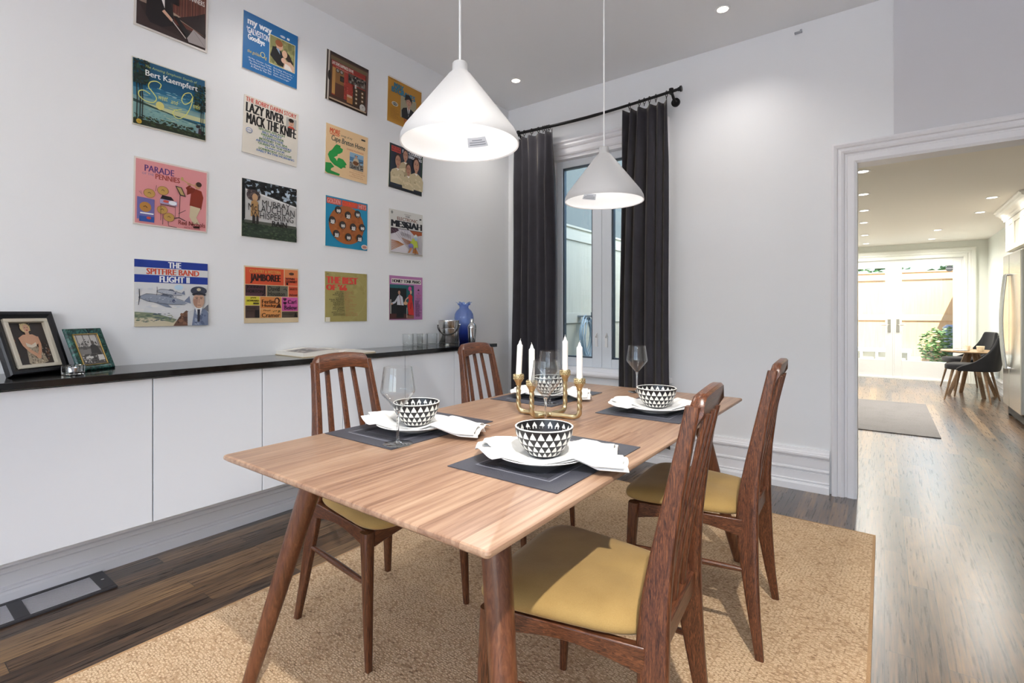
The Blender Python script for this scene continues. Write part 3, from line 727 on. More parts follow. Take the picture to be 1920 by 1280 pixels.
def a_sea(p):
    p.rect(.012, .02, .988, .985, '#1d6486')
    p.rect(.012, .62, .988, .985, '#14567a'); p.rect(.012, .40, .988, .56, '#4b87a0'); p.rect(.012, .34, .988, .44, '#7fa3a4'); p.rect(.012, .29, .988, .36, '#c3c79a')
    p.specks(.05, .40, .95, .66, 16, .06, ['#2f7393', '#6c9fb0', '#87acb5'], 5, .25)
    p.poly([(.012, .385), (.3, .33), (.65, .275), (.988, .25), (.988, .23), (.012, .34)], '#2a4a44')
    p.ell(.355, .375, .055, .062, '#d8d07e')
    p.poly([(.012, .34), (.988, .22), (.988, .1), (.012, .1)], '#7da4a0'); p.specks(.1, .1, .95, .28, 26, .04, ['#4e8690', '#b7c3a4', '#3b6d78'], 8, .2)
    p.rect(.012, .02, .988, .1, '#28301f'); p.specks(.02, .04, .98, .17, 60, .03, ['#26351f', '#3d5230', '#1c261c'], 4, .7)
    for x, l in ((.05, 1), (.09, .9), (.12, .75)): p.line([(x, .08), (x+.01, .4), (x-.005, .72*l+.12)], .013, '#1b2320')
    for x in (.93, .96): p.line([(x, .06), (x-.01, .3), (x, .62)], .010, '#1b2320')
    p.specks(.012, .62, .22, .985, 60, .04, ['#16302c', '#224a3a', '#122422'], 6, .7); p.specks(.82, .45, .988, .88, 50, .035, ['#16302c', '#2b5140', '#122422'], 9, .7)
    p.text('The Amazing Symphonic Sounds of', .16, .87, .86, .92, '#b6c77a', -.002, .25)
    p.text('Bert Kaempfert', .16, .735, .87, .85, '#eef2f0', .012)
    p.curve([(.34, .62), (.36, .69), (.30, .72), (.22, .68), (.20, .60), (.26, .53), (.30, .46), (.26, .39), (.16, .38), (.08, .43), (.08, .50), (.14, .53), (.22, .5)], .013, '#d6d878')
    p.text('weet', .325, .46, .45, .53, '#d6d878', -.004, .3); p.text('and', .49, .45, .59, .52, '#d6d878', -.004, .3)
    p.curve([(.80, .64), (.76, .70), (.68, .66), (.64, .56), (.68, .50), (.76, .56), (.80, .66), (.77, .50), (.70, .34), (.60, .25), (.52, .29), (.54, .36), (.64, .40)], .012, '#d6d878')
    p.text('entle', .80, .48, .90, .56, '#d6d878', -.004, .3); p.line([(.46, .38), (.6, .36), (.72, .39)], .008, '#d6d878', True)
    p.ell(.075, .055, .035, .035, '#c9a63a'); p.text('G', .06, .04, .09, .07, '#6a4a12')
    p.ell(.86, .20, .02, .025, '#2a2020'); p.poly([(.84, .09), (.845, .17), (.875, .18), (.885, .09)], '#8aa0a8'); p.ell(.885, .205, .018, .022, '#231c1c'); p.poly([(.87, .09), (.88, .18), (.91, .18), (.92, .09)], '#3a2a30')
def a_pennies(p):
    p.rect(.02, .02, .985, .975, '#df9597')
    p.text('PARADE', .13, .81, .52, .905, '#5a3576', .018); p.text('OF THE', .10, .755, .25, .79, '#8a7a9a', .008); p.text('PENNIES', .27, .72, .60, .80, '#9c3b2f', .016)
    # trumpeter
    p.poly([(.74, .40), (.76, .62), (.83, .68), (.91, .66), (.94, .56), (.91, .36)], '#8a3220'); p.poly([(.80, .62), (.70, .56), (.70, .65), (.76, .70), (.82, .68)], '#7d2c1c')
    p.poly([(.70, .64), (.76, .71), (.74, .73), (.68, .67)], '#7d2c1c')
    p.ell(.855, .735, .045, .055, '#c3906c'); p.ell(.87, .76, .042, .04, '#3b2418'); p.line([(.62, .80), (.70, .755), (.81, .725)], .014, '#c9a86a'); p.ell(.63, .80, .02, .028, '#c9a86a'); p.ell(.73, .735, .03, .018, '#c3906c')
    p.poly([(.75, .40), (.90, .38), (.84, .22), (.89, .12), (.80, .11), (.74, .22)], '#cfc0a0'); p.poly([(.74, .10), (.80, .12), (.80, .095)], '#2a1a16'); p.poly([(.79, .075), (.89, .09), (.89, .055), (.80, .05)], '#2a1a16')
    # cymbals, drums, music stand
    for x, y, q in ((.195, .485, .075), (.37, .56, .075), (.14, .275, .07), (.365, .265, .07), (.455, .165, .075)):
        p.ell(x, y, q, q*.9, '#7c5a2c'); p.ell(x, y, q*.94, q*.84, '#bf9650'); p.line([(x-.02, y), (x, y+.015), (x+.02, y-.005)], .008, '#3a2a18')
    p.poly([(.04, .08), (.04, .41), (.26, .40), (.26, .10)], '#6f6aa6'); p.ell(.145, .27, .075, .075, '#b5803c'); p.line([(.12, .27), (.145, .285), (.17, .26)], .01, '#3a2a18')
    p.rect(.07, .05, .26, .13, '#2f56a4'); p.rect(.08, .165, .25, .185, '#eef0f4'); p.ell(.19, .11, .03, .02, '#c4493a')
    p.poly([(.33, .42), (.36, .49), (.48, .48), (.52, .43)], '#241c26'); p.poly([(.33, .36), (.33, .43), (.56, .42), (.56, .35)], '#a9a0c4'); p.ell(.5, .39, .055, .032, '#e9ecf2'); p.ell(.41, .40, .04, .02, '#c4493a')
    p.rect(.34, .10, .345, .36, '#2a2228'); p.rect(.535, .18, .54, .36, '#2a2228'); p.line([(.34, .345), (.54, .335)], .01, '#2a2228'); p.line([(.37, .2), (.37, .04)], .008, '#2a2228'); p.line([(.44, .1), (.45, .03), (.56, .02)], .008, '#2a2228')
    p.poly([(.53, .67), (.62, .66), (.68, .52), (.60, .53)], '#2a2224'); p.poly([(.55, .655), (.61, .65), (.66, .54), (.61, .545)], '#b59a64'); p.line([(.60, .53), (.59, .17)], .008, '#2a2224'); p.line([(.52, .16), (.59, .18), (.68, .14)], .012, '#2a2224')
    p.line([(.58, .24), (.68, .31)], .008, '#4a3a3e'); p.line([(.06, .49), (.10, .44), (.08, .50)], .005, '#4a3a3e'); p.line([(.28, .62), (.27, .53)], .006, '#4a3a3e')
    p.text('Red Nichols', .58, .075, .965, .145, '#7a2c26', .012); p.text('and his 5 Pennies', .66, .03, .89, .06, '#7a2c26', .004)
def a_spit(p):
    p.rect(0, 0, 1, 1, '#d9dadb'); p.rect(0, .885, 1, 1, '#1f3b96'); p.rect(0, .66, 1, .775, '#1f3b96')
    p.text('THE', .435, .895, .615, .985, '#f2f3f5', .035); p.text('SPITFIRE BAND', .15, .785, .875, .875, '#cf5236', .03); p.text('FLIGHT II', .32, .67, .735, .765, '#f2f3f5', .035)
    p.ell(.58, .60, .06, .04, '#b7d3e6'); p.specks(.02, .2, .7, .6, 14, .08, ['#cfd3d8', '#e3e2df'], 2, .4)
    for x, y, s_, c in ((.05, .44, 1.0, '#8f98a8'), (.28, .535, .55, '#b2b7c2')):
        P_ = lambda a, b_: (x+a*s_, y+b_*s_)
        p.poly([P_(0, 0), P_(.1, .045), P_(.35, .03), P_(.58, -.05), P_(.66, -.09), P_(.55, -.11), P_(.3, -.1), P_(.1, -.06)], c)
        p.poly([P_(.28, .02), P_(.32, .06), P_(.40, .05), P_(.44, 0)], '#6a7486'); p.poly([P_(.2, -.08), P_(.36, -.09), P_(.44, -.16), P_(.36, -.15)], '#7d8798'); p.poly([P_(.6, -.06), P_(.68, .03), P_(.70, -.09)], '#79839a')
        p.line([P_(.01, .12), P_(.015, 0), P_(.0, -.12)], .012*s_, '#2b2d35', True); p.line([P_(0, 0), P_(.1, .05), P_(.35, .035), P_(.6, -.05)], .006, '#3a3f4c'); p.line([P_(0, -.01), P_(.12, -.065), P_(.4, -.11), P_(.62, -.11)], .006, '#3a3f4c')
        p.ell(x+.46*s_, y-.055*s_, .022*s_, .026*s_, '#4a5676'); p.specks(x+.08*s_, y-.08*s_, x+.5*s_, y+.02*s_, 12, .02*s_, ['#5a6274', '#c9cdd6'], 6, .4)
    p.poly([(0, .20), (.3, .15), (.55, .07), (.55, 0), (0, 0)], '#cfc4a8'); p.poly([(0, .22), (.25, .2), (.55, .1), (.5, .05), (.2, .13), (0, .12)], '#7f8a72'); p.specks(0, .06, .5, .2, 20, .05, ['#5f7060', '#4b5a62', '#a9aa8e'], 7, .25)
    p.poly([(.50, 0), (.60, .16), (.68, .24), (.78, .2), (.8, 0)], '#6e4e3e'); p.specks(.56, .02, .72, .2, 8, .05, ['#4e3630', '#87624c'], 3)
    p.poly([(.70, .22), (.80, .26), (.80, 0), (.70, 0)], '#c8cacc')
    p.poly([(.76, 0), (.80, .27), (.96, .27), (1, .2), (1, 0)], '#76829c'); p.specks(.80, .01, .98, .22, 10, .05, ['#5b6784', '#98a2b6'], 11)
    p.poly([(.80, .3), (.92, .3), (.86, .1)], '#e4e6e8'); p.poly([(.84, .26), (.88, .26), (.875, .06), (.84, .06)], '#2c3040')
    p.ell(.86, .40, .085, .125, '#c4a08a'); p.poly([(.78, .42), (.79, .33), (.83, .28), (.85, .42)], '#a98270'); p.ell(.86, .555, .12, .07, '#3c4150'); p.poly([(.76, .50), (.86, .54), (.97, .50), (.95, .475), (.86, .505), (.78, .475)], '#1f222c'); p.ell(.86, .575, .03, .024, '#c8bea0')
    for x in (.83, .895): p.rect(x-.016, .425, x+.016, .435, '#3a2a26'); p.rect(x-.022, .447, x+.022, .456, '#5a443a')
    p.rect(.84, .32, .89, .33, '#8c5a50'); p.rect(.858, .36, .868, .43, '#9c7868'); p.poly([(.93, .27), (1, .34), (1, .22)], '#6d6f78')
def a_galv(p):
    p.rect(0, 0, 1, 1, '#1f6dab')
    p.text('my way', .07, .76, .5, .88, '#f0f4f8', .03); p.text("'GALVESTON'", .06, .64, .47, .75, '#f0f4f8', .022); p.text('Goodbye', .08, .50, .38, .63, '#f0f4f8', .035)
    p.text('the golden ring', .08, .285, .42, .36, '#d6c04a', .006, .2); p.ell(.345, .36, .042, .05, '#e9dc7a'); p.ell(.345, .36, .033, .041, '#1f6dab')
    p.rect(.46, .27, .95, .80, '#e9e4c4'); p.rect(.47, .28, .94, .79, '#8c8a58'); p.specks(.47, .28, .94, .79, 22, .06, ['#a3a06a', '#77774a'], 4)
    p.poly([(.48, .42), (.52, .60), (.62, .63), (.72, .52), (.74, .30), (.62, .30)], '#15161a'); p.ell(.645, .66, .065, .085, '#d3a58a'); p.ell(.635, .70, .07, .06, '#9a5a34'); p.poly([(.58, .60), (.64, .60), (.66, .50)], '#8fa9c8')
    p.poly([(.70, .58), (.76, .62), (.84, .56), (.92, .42), (.86, .40), (.78, .46)], '#2a1c16'); p.ell(.745, .545, .05, .07, '#d9b094'); p.poly([(.72, .28), (.75, .42), (.86, .44), (.93, .38), (.93, .28)], '#d8b39c'); p.poly([(.74, .28), (.76, .38), (.85, .36), (.90, .28)], '#e8e2dc'); p.ell(.73, .42, .05, .05, '#dcb49c')
    p.ell(.70, .85, .05, .02, '#e6edf2'); p.rect(.78, .83, .83, .87, '#e6edf2'); p.text('RING', .66, .84, .74, .86, '#1f6dab')
    for i, (a, c) in enumerate((('- My Way - Galveston - Goodbye', 'Sunday Mornin -'), ('The Way It Used To Be', 'By The Time I Get To'), ('The Windmills of Your Mind', 'Cycles - All I Ever Need'), ('A Place In The Sun', 'Memories Linger'))):
        y = .215-i*.045; p.text(a, .08+.02*i, y-.022+.0, .50, y+.012, '#eef3f8', .008); p.text(c, .54, y-.022, .93-.03*i, y+.012, '#eef3f8', .008)
def a_darin(p):
    p.rect(0, 0, 1, 1, '#e6dfd2')
    p.text('THE BOBBY DARIN STORY', .025, .895, .955, .975, '#cc4632', .022)
    p.text('LAZY RIVER', .03, .715, .72, .88, '#161414', .045); p.text('MACK THE KNIFE', .045, .515, .965, .70, '#161414', .045)
    p.rect(.76, .685, .96, .87, '#b9b7b0'); p.ell(.86, .78, .05, .07, '#d3a88e'); p.ell(.855, .83, .052, .035, '#241712'); p.poly([(.79, .685), (.82, .72), (.9, .72), (.94, .685)], '#c2503e')
    for x in (.84, .88): p.ell(x, .79, .008, .006, '#221612', 6)
    p.rect(.845, .745, .88, .752, '#7c3a32')
    L_ = ['SPLISH SPLASH', 'BILL BAILEY', 'DREAM LOVER', 'CLEMENTINE', 'BEYOND THE SEA', 'ARTIFICIAL FLOWERS', 'QUEEN OF THE HOP', 'PLAIN JANE', 'SOMEBODY TO LOVE', 'EARLY IN THE MORNING']
    wd = [.48, .36, .42, .38, .52, .66, .60, .36, .62, .70]
    for i, (s_, w_) in enumerate(zip(L_, wd)):
        y = .485-i*.0435; p.text(s_, .50+.01*i-w_/2, y-.012, .50+.01*i+w_/2, y+.024, '#2f7a33' if i % 2 == 0 else '#3f74b4', .014)
    p.ell(.10, .40, .055, .045, '#3f74b4'); p.ell(.10, .40, .047, .037, '#e6dfd2'); p.text('ATCO', .06, .385, .14, .415, '#3f74b4', .01)
def a_rain(p):
    p.rect(0, 0, 1, 1, '#1b1d1f'); p.rect(.05, .70, 1, .99, '#a9bac8'); p.specks(0, .68, 1, .995, 60, .07, ['#15181a', '#23292a', '#101213'], 12, .8); p.specks(.4, .72, .95, .98, 9, .05, ['#b9cad8'], 3)
    p.poly([(.04, .28), (.04, .80), (.99, .66), (.99, .28)], '#c9c8c6'); p.poly([(.04, .80), (.3, .76), (.99, .63), (.99, .66), (.3, .79), (.04, .83)], '#e4e4e2')
    p.rect(0, 0, 1, .27, '#2c3a2c'); p.specks(0, 0, 1, .27, 70, .04, ['#3b4d38', '#202c22', '#4c5c44'], 8, .4); p.rect(.04, .24, .99, .29, '#55584e')
    p.ell(.19, .73, .12, .10, '#4a3e40'); p.specks(.08, .64, .3, .82, 24, .03, ['#382f32', '#6a5a58'], 5); p.ell(.215, .70, .05, .065, '#c49c78'); p.poly([(.14, .36), (.15, .62), (.21, .66), (.27, .62), (.29, .36)], '#b08a5a'); p.rect(.17, .24, .22, .38, '#2a2422'); p.rect(.24, .24, .28, .38, '#2a2422')
    p.text('MURRAY', .34, .575, .86, .68, '#1a1718', .006); p.text('McLAUCHLAN', .10, .46, .95, .585, '#1a1718', .006); p.text('WHISPERING', .15, .345, .93, .455, '#1a1718', .006); p.text('RAIN', .52, .24, .80, .335, '#1a1718', .022)
    for x, y in ((.602, .60), (.62, .48), (.685, .27)): p.poly([(x-.016, y-.012), (x+.016, y-.012), (x, y+.024)], '#1a1718')
    for x in (.01,): p.rect(x, .3, .045, .85, '#17191a')
def a_jamb(p):
    p.rect(0, 0, 1, 1, '#dcc6a0'); p.rect(.02, .09, .985, .975, '#e2c194')
    B_ = [(.02, .68, .715, .975, '#d9532f'), (.73, .83, .985, .975, '#dd8450'), (.73, .68, .985, .83, '#da5c3a'), (.02, .475, .38, .67, '#54323c'), (.395, .475, .79, .67, '#6a6758'), (.805, .475, .985, .67, '#d2573a'),
          (.02, .315, .265, .465, '#d8cc3e'), (.28, .255, .66, .465, '#dd8a48'), (.675, .21, .985, .465, '#cf5a9e'), (.02, .09, .265, .305, '#4c3a34'), (.28, .09, .66, .245, '#e09a56'), (.675, .09, .985, .20, '#4d4234')]
    for q in B_: p.rect(*q)
    p.text('COUNTRY & WESTERN', .09, .88, .65, .94, '#d9a852', .012); p.text('JAMBOREE', .10, .70, .655, .865, '#33140f', .05)
    p.text('WYNN', .745, .785, .92, .825, '#2a1410', .03); p.text('STEWART', .745, .73, .97, .775, '#2a1410', .03); p.ell(.775, .71, .022, .022, '#3a1c14'); p.ell(.86, .90, .05, .025, '#4a2a1c')
    p.text('JOHNNY', .035, .60, .33, .655, '#17100f', .03); p.text('HORTON', .035, .53, .33, .585, '#17100f', .03); p.line([(.35, .66), (.35, .52), (.31, .49)], .02, '#17100f')
    p.text('David', .42, .575, .63, .655, '#1b1814', .01); p.text('Houston', .42, .485, .73, .56, '#1b1814', .01); p.line([(.70, .60), (.74, .62), (.77, .58)], .012, '#1b1814')
    p.text('SKEETS', .82, .60, .97, .64, '#2a1410', .01); p.text('McDonald', .82, .49, .97, .53, '#2a1410', .014)
    p.text('JAN', .10, .425, .2, .455, '#2a2410', .02); p.text('HOWARD', .04, .375, .25, .41, '#2a2410', .025); p.rect(.15, .33, .25, .36, '#4a4420')
    p.text('Ferlin', .30, .345, .53, .415, '#2a1a10', .015); p.text('Husky', .30, .27, .56, .335, '#2a1a10', .02); p.ell(.58, .40, .05, .055, '#3a1c12'); p.ell(.575, .395, .028, .04, '#d9915c'); p.poly([(.55, .27), (.62, .36), (.655, .27)], '#3a1c12')
    p.text('Carl', .78, .345, .95, .42, '#4a1c3c', .022); p.text('Belew', .71, .235, .965, .315, '#4a1c3c', .025)
    for y in (.43, .36): p.ell(.71, y, .018, .02, '#3a1430'); p.ell(.74, y, .018, .02, '#3a1430'); p.poly([(.692, y-.004), (.758, y-.004), (.725, y-.04)], '#3a1430')
    p.text('Floyd', .33, .20, .45, .235, '#2a1a10', .01); p.text('Cramer', .295, .10, .63, .175, '#2a1a10', .012); p.specks(.5, .185, .65, .235, 8, .02, ['#5a4a18'], 3)
    p.text('THE WILBURN BROS', .035, .25, .2, .275, '#17100f', .004); p.text('SINGING', .035, .2, .15, .225, '#17100f', .004); p.rect(.18, .10, .25, .23, '#1a1210'); p.poly([(.90, .1), (.93, .19), (.97, .1)], '#15110e'); p.text('HANK LOCKLIN', .69, .14, .87, .165, '#15110e', .004)
def a_phone(p):
    p.rect(0, 0, 1, 1, '#2b1c18'); p.rect(.09, .05, .97, .95, '#4a3026'); p.rect(.09, .84, .97, .92, '#6b5a3e'); p.rect(.11, .74, .93, .84, '#8c2c24')
    p.rect(.03, 0, .07, 1, '#b3a89a'); p.rect(.045, 0, .055, 1, '#e0d8cc'); p.ell(.07, .5, .035, .1, '#1a1412')
    p.rect(.13, .14, .93, .76, '#a0362a'); p.specks(.4, .2, .7, .76, 24, .04, ['#8c2a22', '#b5483a'], 3)
    p.text('LAY SOME HAPPINESS ON ME', .12, .755, .62, .82, '#f0e4da', .02); p.text('Eddy Arnold and his friends from the sunny side', .22, .695, .92, .735, '#e2a090', .004)
    p.rect(.13, .16, .40, .70, '#8d6238'); p.rect(.13, .16, .20, .70, '#b98a4c'); p.rect(.20, .14, .41, .40, '#5a3526')
    for x in (.25, .34): p.ell(x, .66, .042, .042, '#2a1e18'); p.ell(x, .66, .03, .03, '#9a948c')
    p.rect(.31, .47, .40, .58, '#1f1714'); p.ell(.36, .52, .035, .04, '#3c342e')
    p.rect(.48, .10, .62, .26, '#a8703c'); p.rect(.48, .22, .60, .27, '#c9a68c')
    p.rect(.62, .10, .93, .50, '#3b2b22'); p.rect(.50, .52, .93, .72, '#5a4a40'); p.rect(.66, .46, .70, .70, '#c9c4bc'); p.specks(.5, .52, .93, .72, 16, .04, ['#2a201c', '#8a8278', '#1a1412'], 4)
    for y in (.42, .34, .25, .16):
        for x in (.70, .85): p.ell(x, y, .036, .036, '#7a5c3c', 12); p.ell(x, y, .016, .016, '#efe6d4', 8)
    p.ell(.86, .115, .07, .075, '#d9d7d2'); p.ell(.86, .115, .06, .064, '#c1beb8'); p.line([(.86, .115), (.88, .15)], .01, '#55504a')
    p.rect(.07, .03, .95, .06, '#b9a184'); p.rect(.94, .05, .97, .92, '#7a5a52')
def a_cape(p):
    p.rect(0, 0, 1, 1, '#ecc99a')
    p.text('MORE', .08, .83, .32, .935, '#d9542a', .03, .1); p.line([(.09, .815), (.30, .81)], .014, '#d9542a')
    p.text('songs of my', .34, .815, .61, .875, '#2b3a3a', .002, .15); p.text('Cape Breton Home', .12, .655, .93, .80, '#25403f', .014, .2)
    p.text('CHARLIE MacKINNON', .48, .60, .89, .635, '#b84a30', .006); p.rect(.83, .89, .93, .925, '#2b3030')
    p.poly([(x_, y_*.86) for x_, y_ in ((.24, .74), (.33, .735), (.33, .69), (.39, .67), (.38, .60), (.30, .52), (.24, .45), (.30, .44), (.40, .43), (.46, .37), (.49, .33), (.45, .30), (.47, .25), (.40, .24), (.36, .19), (.28, .22), (.20, .24), (.10, .32), (.05, .44), (.08, .52), (.14, .58), (.20, .69))], '#229a45')
    p.poly([(.19, .36), (.25, .40), (.31, .39), (.27, .35), (.26, .30), (.23, .34)], '#ecc99a'); p.line([(.27, .43), (.35, .47)], .02, '#ecc99a')
    p.poly([(0, .21), (.12, .23), (.20, .17), (.13, .12), (.12, .08), (.33, .055), (.32, .015), (.05, .01), (0, .04)], '#1f8f3f')
    p.rect(.555, .235, .895, .575, '#8fb0c8'); p.rect(.555, .40, .895, .48, '#4f7fa6'); p.rect(.555, .235, .895, .36, '#7d7a74'); p.specks(.56, .24, .89, .38, 18, .03, ['#5a5650', '#a09a90', '#3a3632'], 2)
    p.ell(.71, .52, .04, .014, '#2a2622'); p.ell(.71, .50, .024, .032, '#c79c80'); p.poly([(.62, .36), (.66, .47), (.76, .47), (.79, .38), (.76, .32), (.64, .32)], '#c9b79a'); p.ell(.70, .37, .07, .045, '#7a4a24'); p.line([(.74, .38), (.87, .43)], .016, '#3a2a1c')
    for i, (s_, x0, x1) in enumerate((("I'm Proud of My Island", .63, .89), ('Life Down on the Farm, Old Mill', .55, .93), ('Rolling on the Ocean', .62, .87), ('Pit Boys, My Donkey and Me', .55, .89))): p.text(s_, x0, .185-i*.042, x1, .21-i*.042, '#a8603c', .003)
def a_ten(p):
    p.rect(0, 0, 1, 1, '#148bb4'); p.text('GOLDEN COUNTRY HITS', .02, .855, .97, .965, '#dc4a34', .03)
    for x0, x1 in ((.02, .34), (.37, .74), (.77, .97)): p.rect(x0, .85, x1, .97, '#c8503c')
    p.text('GOLDEN', .03, .865, .33, .955, '#e8a6a0', .02); p.text('COUNTRY', .38, .865, .73, .955, '#f0542c', .03); p.text('HITS', .78, .865, .96, .955, '#e8a6a0', .02)
    p.ell(.49, .47, .42, .39, '#a9602a', 48); p.specks(.2, .2, .8, .75, 30, .05, ['#b56c32', '#9c5624'], 3)
    for i, (x, y) in enumerate(((.28, .75), (.51, .68), (.74, .74), (.14, .52), (.38, .46), (.63, .45), (.85, .47), (.23, .26), (.51, .23), (.78, .24))):
        p.ell(x, y, .078, .078, '#251f1e'); p.ell(x+.01, y-.012, .045, .056, '#d6d2cc'); p.ell(x+.005, y+.035, .048, .025, '#3a3432')
        for d in (-.018, .02): p.ell(x+.01+d, y-.002, .007, .006, '#2a2422', 6)
        p.rect(x-.005, y-.042, x+.025, y-.036, '#5a4c48'); p.poly([(x-.05, y-.06), (x-.03, y-.045), (x+.045, y-.045), (x+.055, y-.06)], '#e8e6e2' if i % 2 else '#4a4644')
    p.ell(.905, .065, .08, .05, '#e8dcd0'); p.ell(.905, .065, .065, .038, '#c9a08c'); p.text('EMI', .87, .05, .94, .08, '#a03a34', .02)
def a_best(p):
    p.rect(0, 0, 1, 1, '#a5985a'); p.specks(0, 0, 1, 1, 16, .08, ['#ab9e60', '#9f9254'], 5)
    pts = [(.5+.46*math.cos(a/20*2*PI), .5+.46*math.sin(a/20*2*PI)) for a in range(-4, 7)]; p.line(pts, .006, '#b3a86e')
    p.text('THE BEST', .02, .765, .77, .905, '#d9473a', .06); p.text("OF '66", .02, .63, .51, .75, '#d9473a', .06); p.text('VOLUME ONE', .51, .765-.012, .68, .785-.012, '#3a3420', .004)
    A = ['THE CYRKLE', 'BOB DYLAN', 'SIMON & GARFUNKEL', 'THE BYRDS', 'CHAD', 'PAUL REVERE', 'ROY ORBISON', 'THE RAIDERS', 'ANITA BRYANT', 'BILLY JOE ROYAL', 'RAY CONNIFF', 'TONY BENNETT', 'AL KOOPER', 'JERRY VALE', 'THE BUCKINGHAMS', 'JOHN DAVIDSON']
    T = ['Red Rubber Ball', 'I Want You', 'Homeward Bound', 'Eight Miles', 'Distant Shores', 'Kicks', 'Turn-Down Day', 'Hungry', 'My Mind', 'Hungry Eyes', 'Somewhere', 'Time for Love', 'Again', 'Dommage', 'Kind of Drag', 'Born to be']
    rd = random.Random(3)
    for i in range(16):
        y = .605-i*.032; l = rd.uniform(.12, .34); l2 = rd.uniform(.08, .30); sh = .42+.002*i
        p.text(A[i], sh-l, y-.012, sh, y+.010, '#2e2a18', .012); p.text(T[i], sh+.02, y-.012, sh+.02+l2, y+.010, '#b05a40', .008)
    p.rect(0, 0, .10, .09, '#e6e0cc'); p.text('BEST', .03, .94, .08, .96, '#3a3420', .004)
def a_max(p):
    p.rect(0, 0, 1, 1, '#c68f34')
    for i in range(34): p.rect(0, .02+.03*i, 1, .025+.03*i, '#b98430')
    p.text('MAX', .16, .80, .45, .92, '#2f7590', .05); p.text('BYGRAVES', .09, .69, .80, .81, '#2f7590', .05); p.text('MAX SINGS', .03, .95, .26, .975, '#4a3414', .006)
    p.rect(.36, .20, .83, .69, '#a39a7e'); p.person(.60, .20, .55, '#14161c', '#c0917a', '#18130f', '#e8e6e2')
    p.poly([(.47, .62), (.5, .76), (.6, .78), (.69, .7), (.70, .62), (.6, .68)], '#15110f'); p.ell(.76, .26, .045, .032, '#e8e4da')
    p.ell(.19, .43, .09, .05, '#e0dccb'); p.ell(.19, .43, .07, .036, '#3f4a4c'); p.text('PYE', .14, .415, .24, .445, '#e0dccb', .01)
    greek(p, .06, .32, .34, 9, .028, '#ab7a2c', 4, th=.4); p.text('20 GOLDEN', .44, .13, .69, .185, '#a8432f', .03); p.text('GREATS', .46, .055, .68, .12, '#a8432f', .03)
def a_four(p):
    p.rect(0, 0, 1, 1, '#232a3a'); p.rect(0, 0, .03, 1, '#1f3a2c'); p.rect(.95, 0, 1, 1, '#1f3a2c'); p.rect(0, 0, 1, .06, '#15181f')
    p.rect(.05, .83, .32, .955, '#d24538'); p.text('THE FOUR', .06, .90, .31, .945, '#2a1a20', .02); p.text('BROTHERS', .06, .845, .31, .89, '#2a1a20', .02)
    p.text('SING COUNTRY', .36, .88, .97, .945, '#eceef2', .03); p.text('& SUNDAY SONGS', .50, .80, .97, .865, '#dfe2e8', .03)
    for x, y, s_, dk in ((.46, .36, .62, 0), (.24, .12, .70, 1), (.79, .10, .78, 1), (.55, .06, .62, 1)):
        p.person(x, y, s_, '#cdbd98' if dk else '#bba986', '#b98870', '#3a2018', None, .78); p.line([(x-.16, y+.10), (x+.02, y+.16), (x+.15, y+.09)], .05, '#dccba6')
        p.poly([(x-.05, y+s_*.5), (x, y+s_*.42), (x+.05, y+s_*.5)], '#efe9dc'); p.specks(x-.16, y, x+.16, y+s_*.36, 5, .05, ['#b8a680', '#e0d2b0'], int(x*90), .6)
def a_mess(p):
    p.rect(0, 0, 1, 1, '#d7d5cf'); p.text('THE', .46, .865, .60, .905, '#2a2422', .015); p.text('SYNTHESONIC', .43, .92, .64, .94, '#5a3c20', .006); p.text('ELECTRONIC', .22, .775, .84, .85, '#7c4c34', .018)
    p.text('MESSIAH', .04, .615, .985, .765, '#17141a', .05); p.poly([(.40, .75), (.45, .75), (.58, .58), (.53, .58)], '#17141a')
    p.ell(.07, .93, .03, .034, '#8a8c88'); p.poly([(.89, .875), (.93, .90), (.965, .885), (.95, .86), (.89, .86)], '#2a2c30')
    p.rect(.035, .05, .975, .585, '#c9c4cc'); p.poly([(.035, .44), (.035, .585), (.22, .585), (.30, .52)], '#4a2c38'); p.poly([(.58, .585), (.975, .585), (.975, .50), (.75, .46)], '#a8552c')
    p.poly([(.035, .40), (.30, .56), (.60, .50), (.62, .20), (.5, .05), (.035, .05)], '#d6d0d4')
    for i in range(9): p.line([(.04, .08+.028*i), (.42-.02*i, .24+.006*i)], .013, '#b0703c')
    for i in range(7): p.line([(.34+.02*i, .38-.022*i), (.62, .33-.012*i)], .011, '#b0703c')
    for i in range(6): p.line([(.06+.09*i, .55), (.56, .14+.03*i)], .006, '#8a8292')
    for i in range(10): p.line([(.32+.03*i, .52-.004*i), (.33+.03*i, .44-.006*i)], .009, '#4a4450')
    p.ell(.70, .27, .11, .09, '#a9b83c'); p.poly([(.62, .20), (.66, .40), (.80, .38), (.84, .20)], '#b6c244'); p.ell(.77, .43, .055, .075, '#cfd4cc'); p.ell(.77, .40, .045, .05, '#9ab4c4'); p.poly([(.85, .12), (.84, .4), (.93, .50), (.97, .3), (.95, .06)], '#b6b2b4')
    p.ell(.62, .22, .08, .06, '#7e78ac'); p.poly([(.52, .05), (.58, .06), (.66, .18), (.60, .18)], '#c0824e'); p.poly([(.66, .06), (.86, .05), (.78, .16), (.70, .18)], '#b5763a'); p.line([(.74, .03), (.77, .2)], .02, '#8a4a28')
    p.rect(.035, .575, .975, .585, '#2a2422'); p.rect(.02, .025, .98, .032, '#5a3c20')
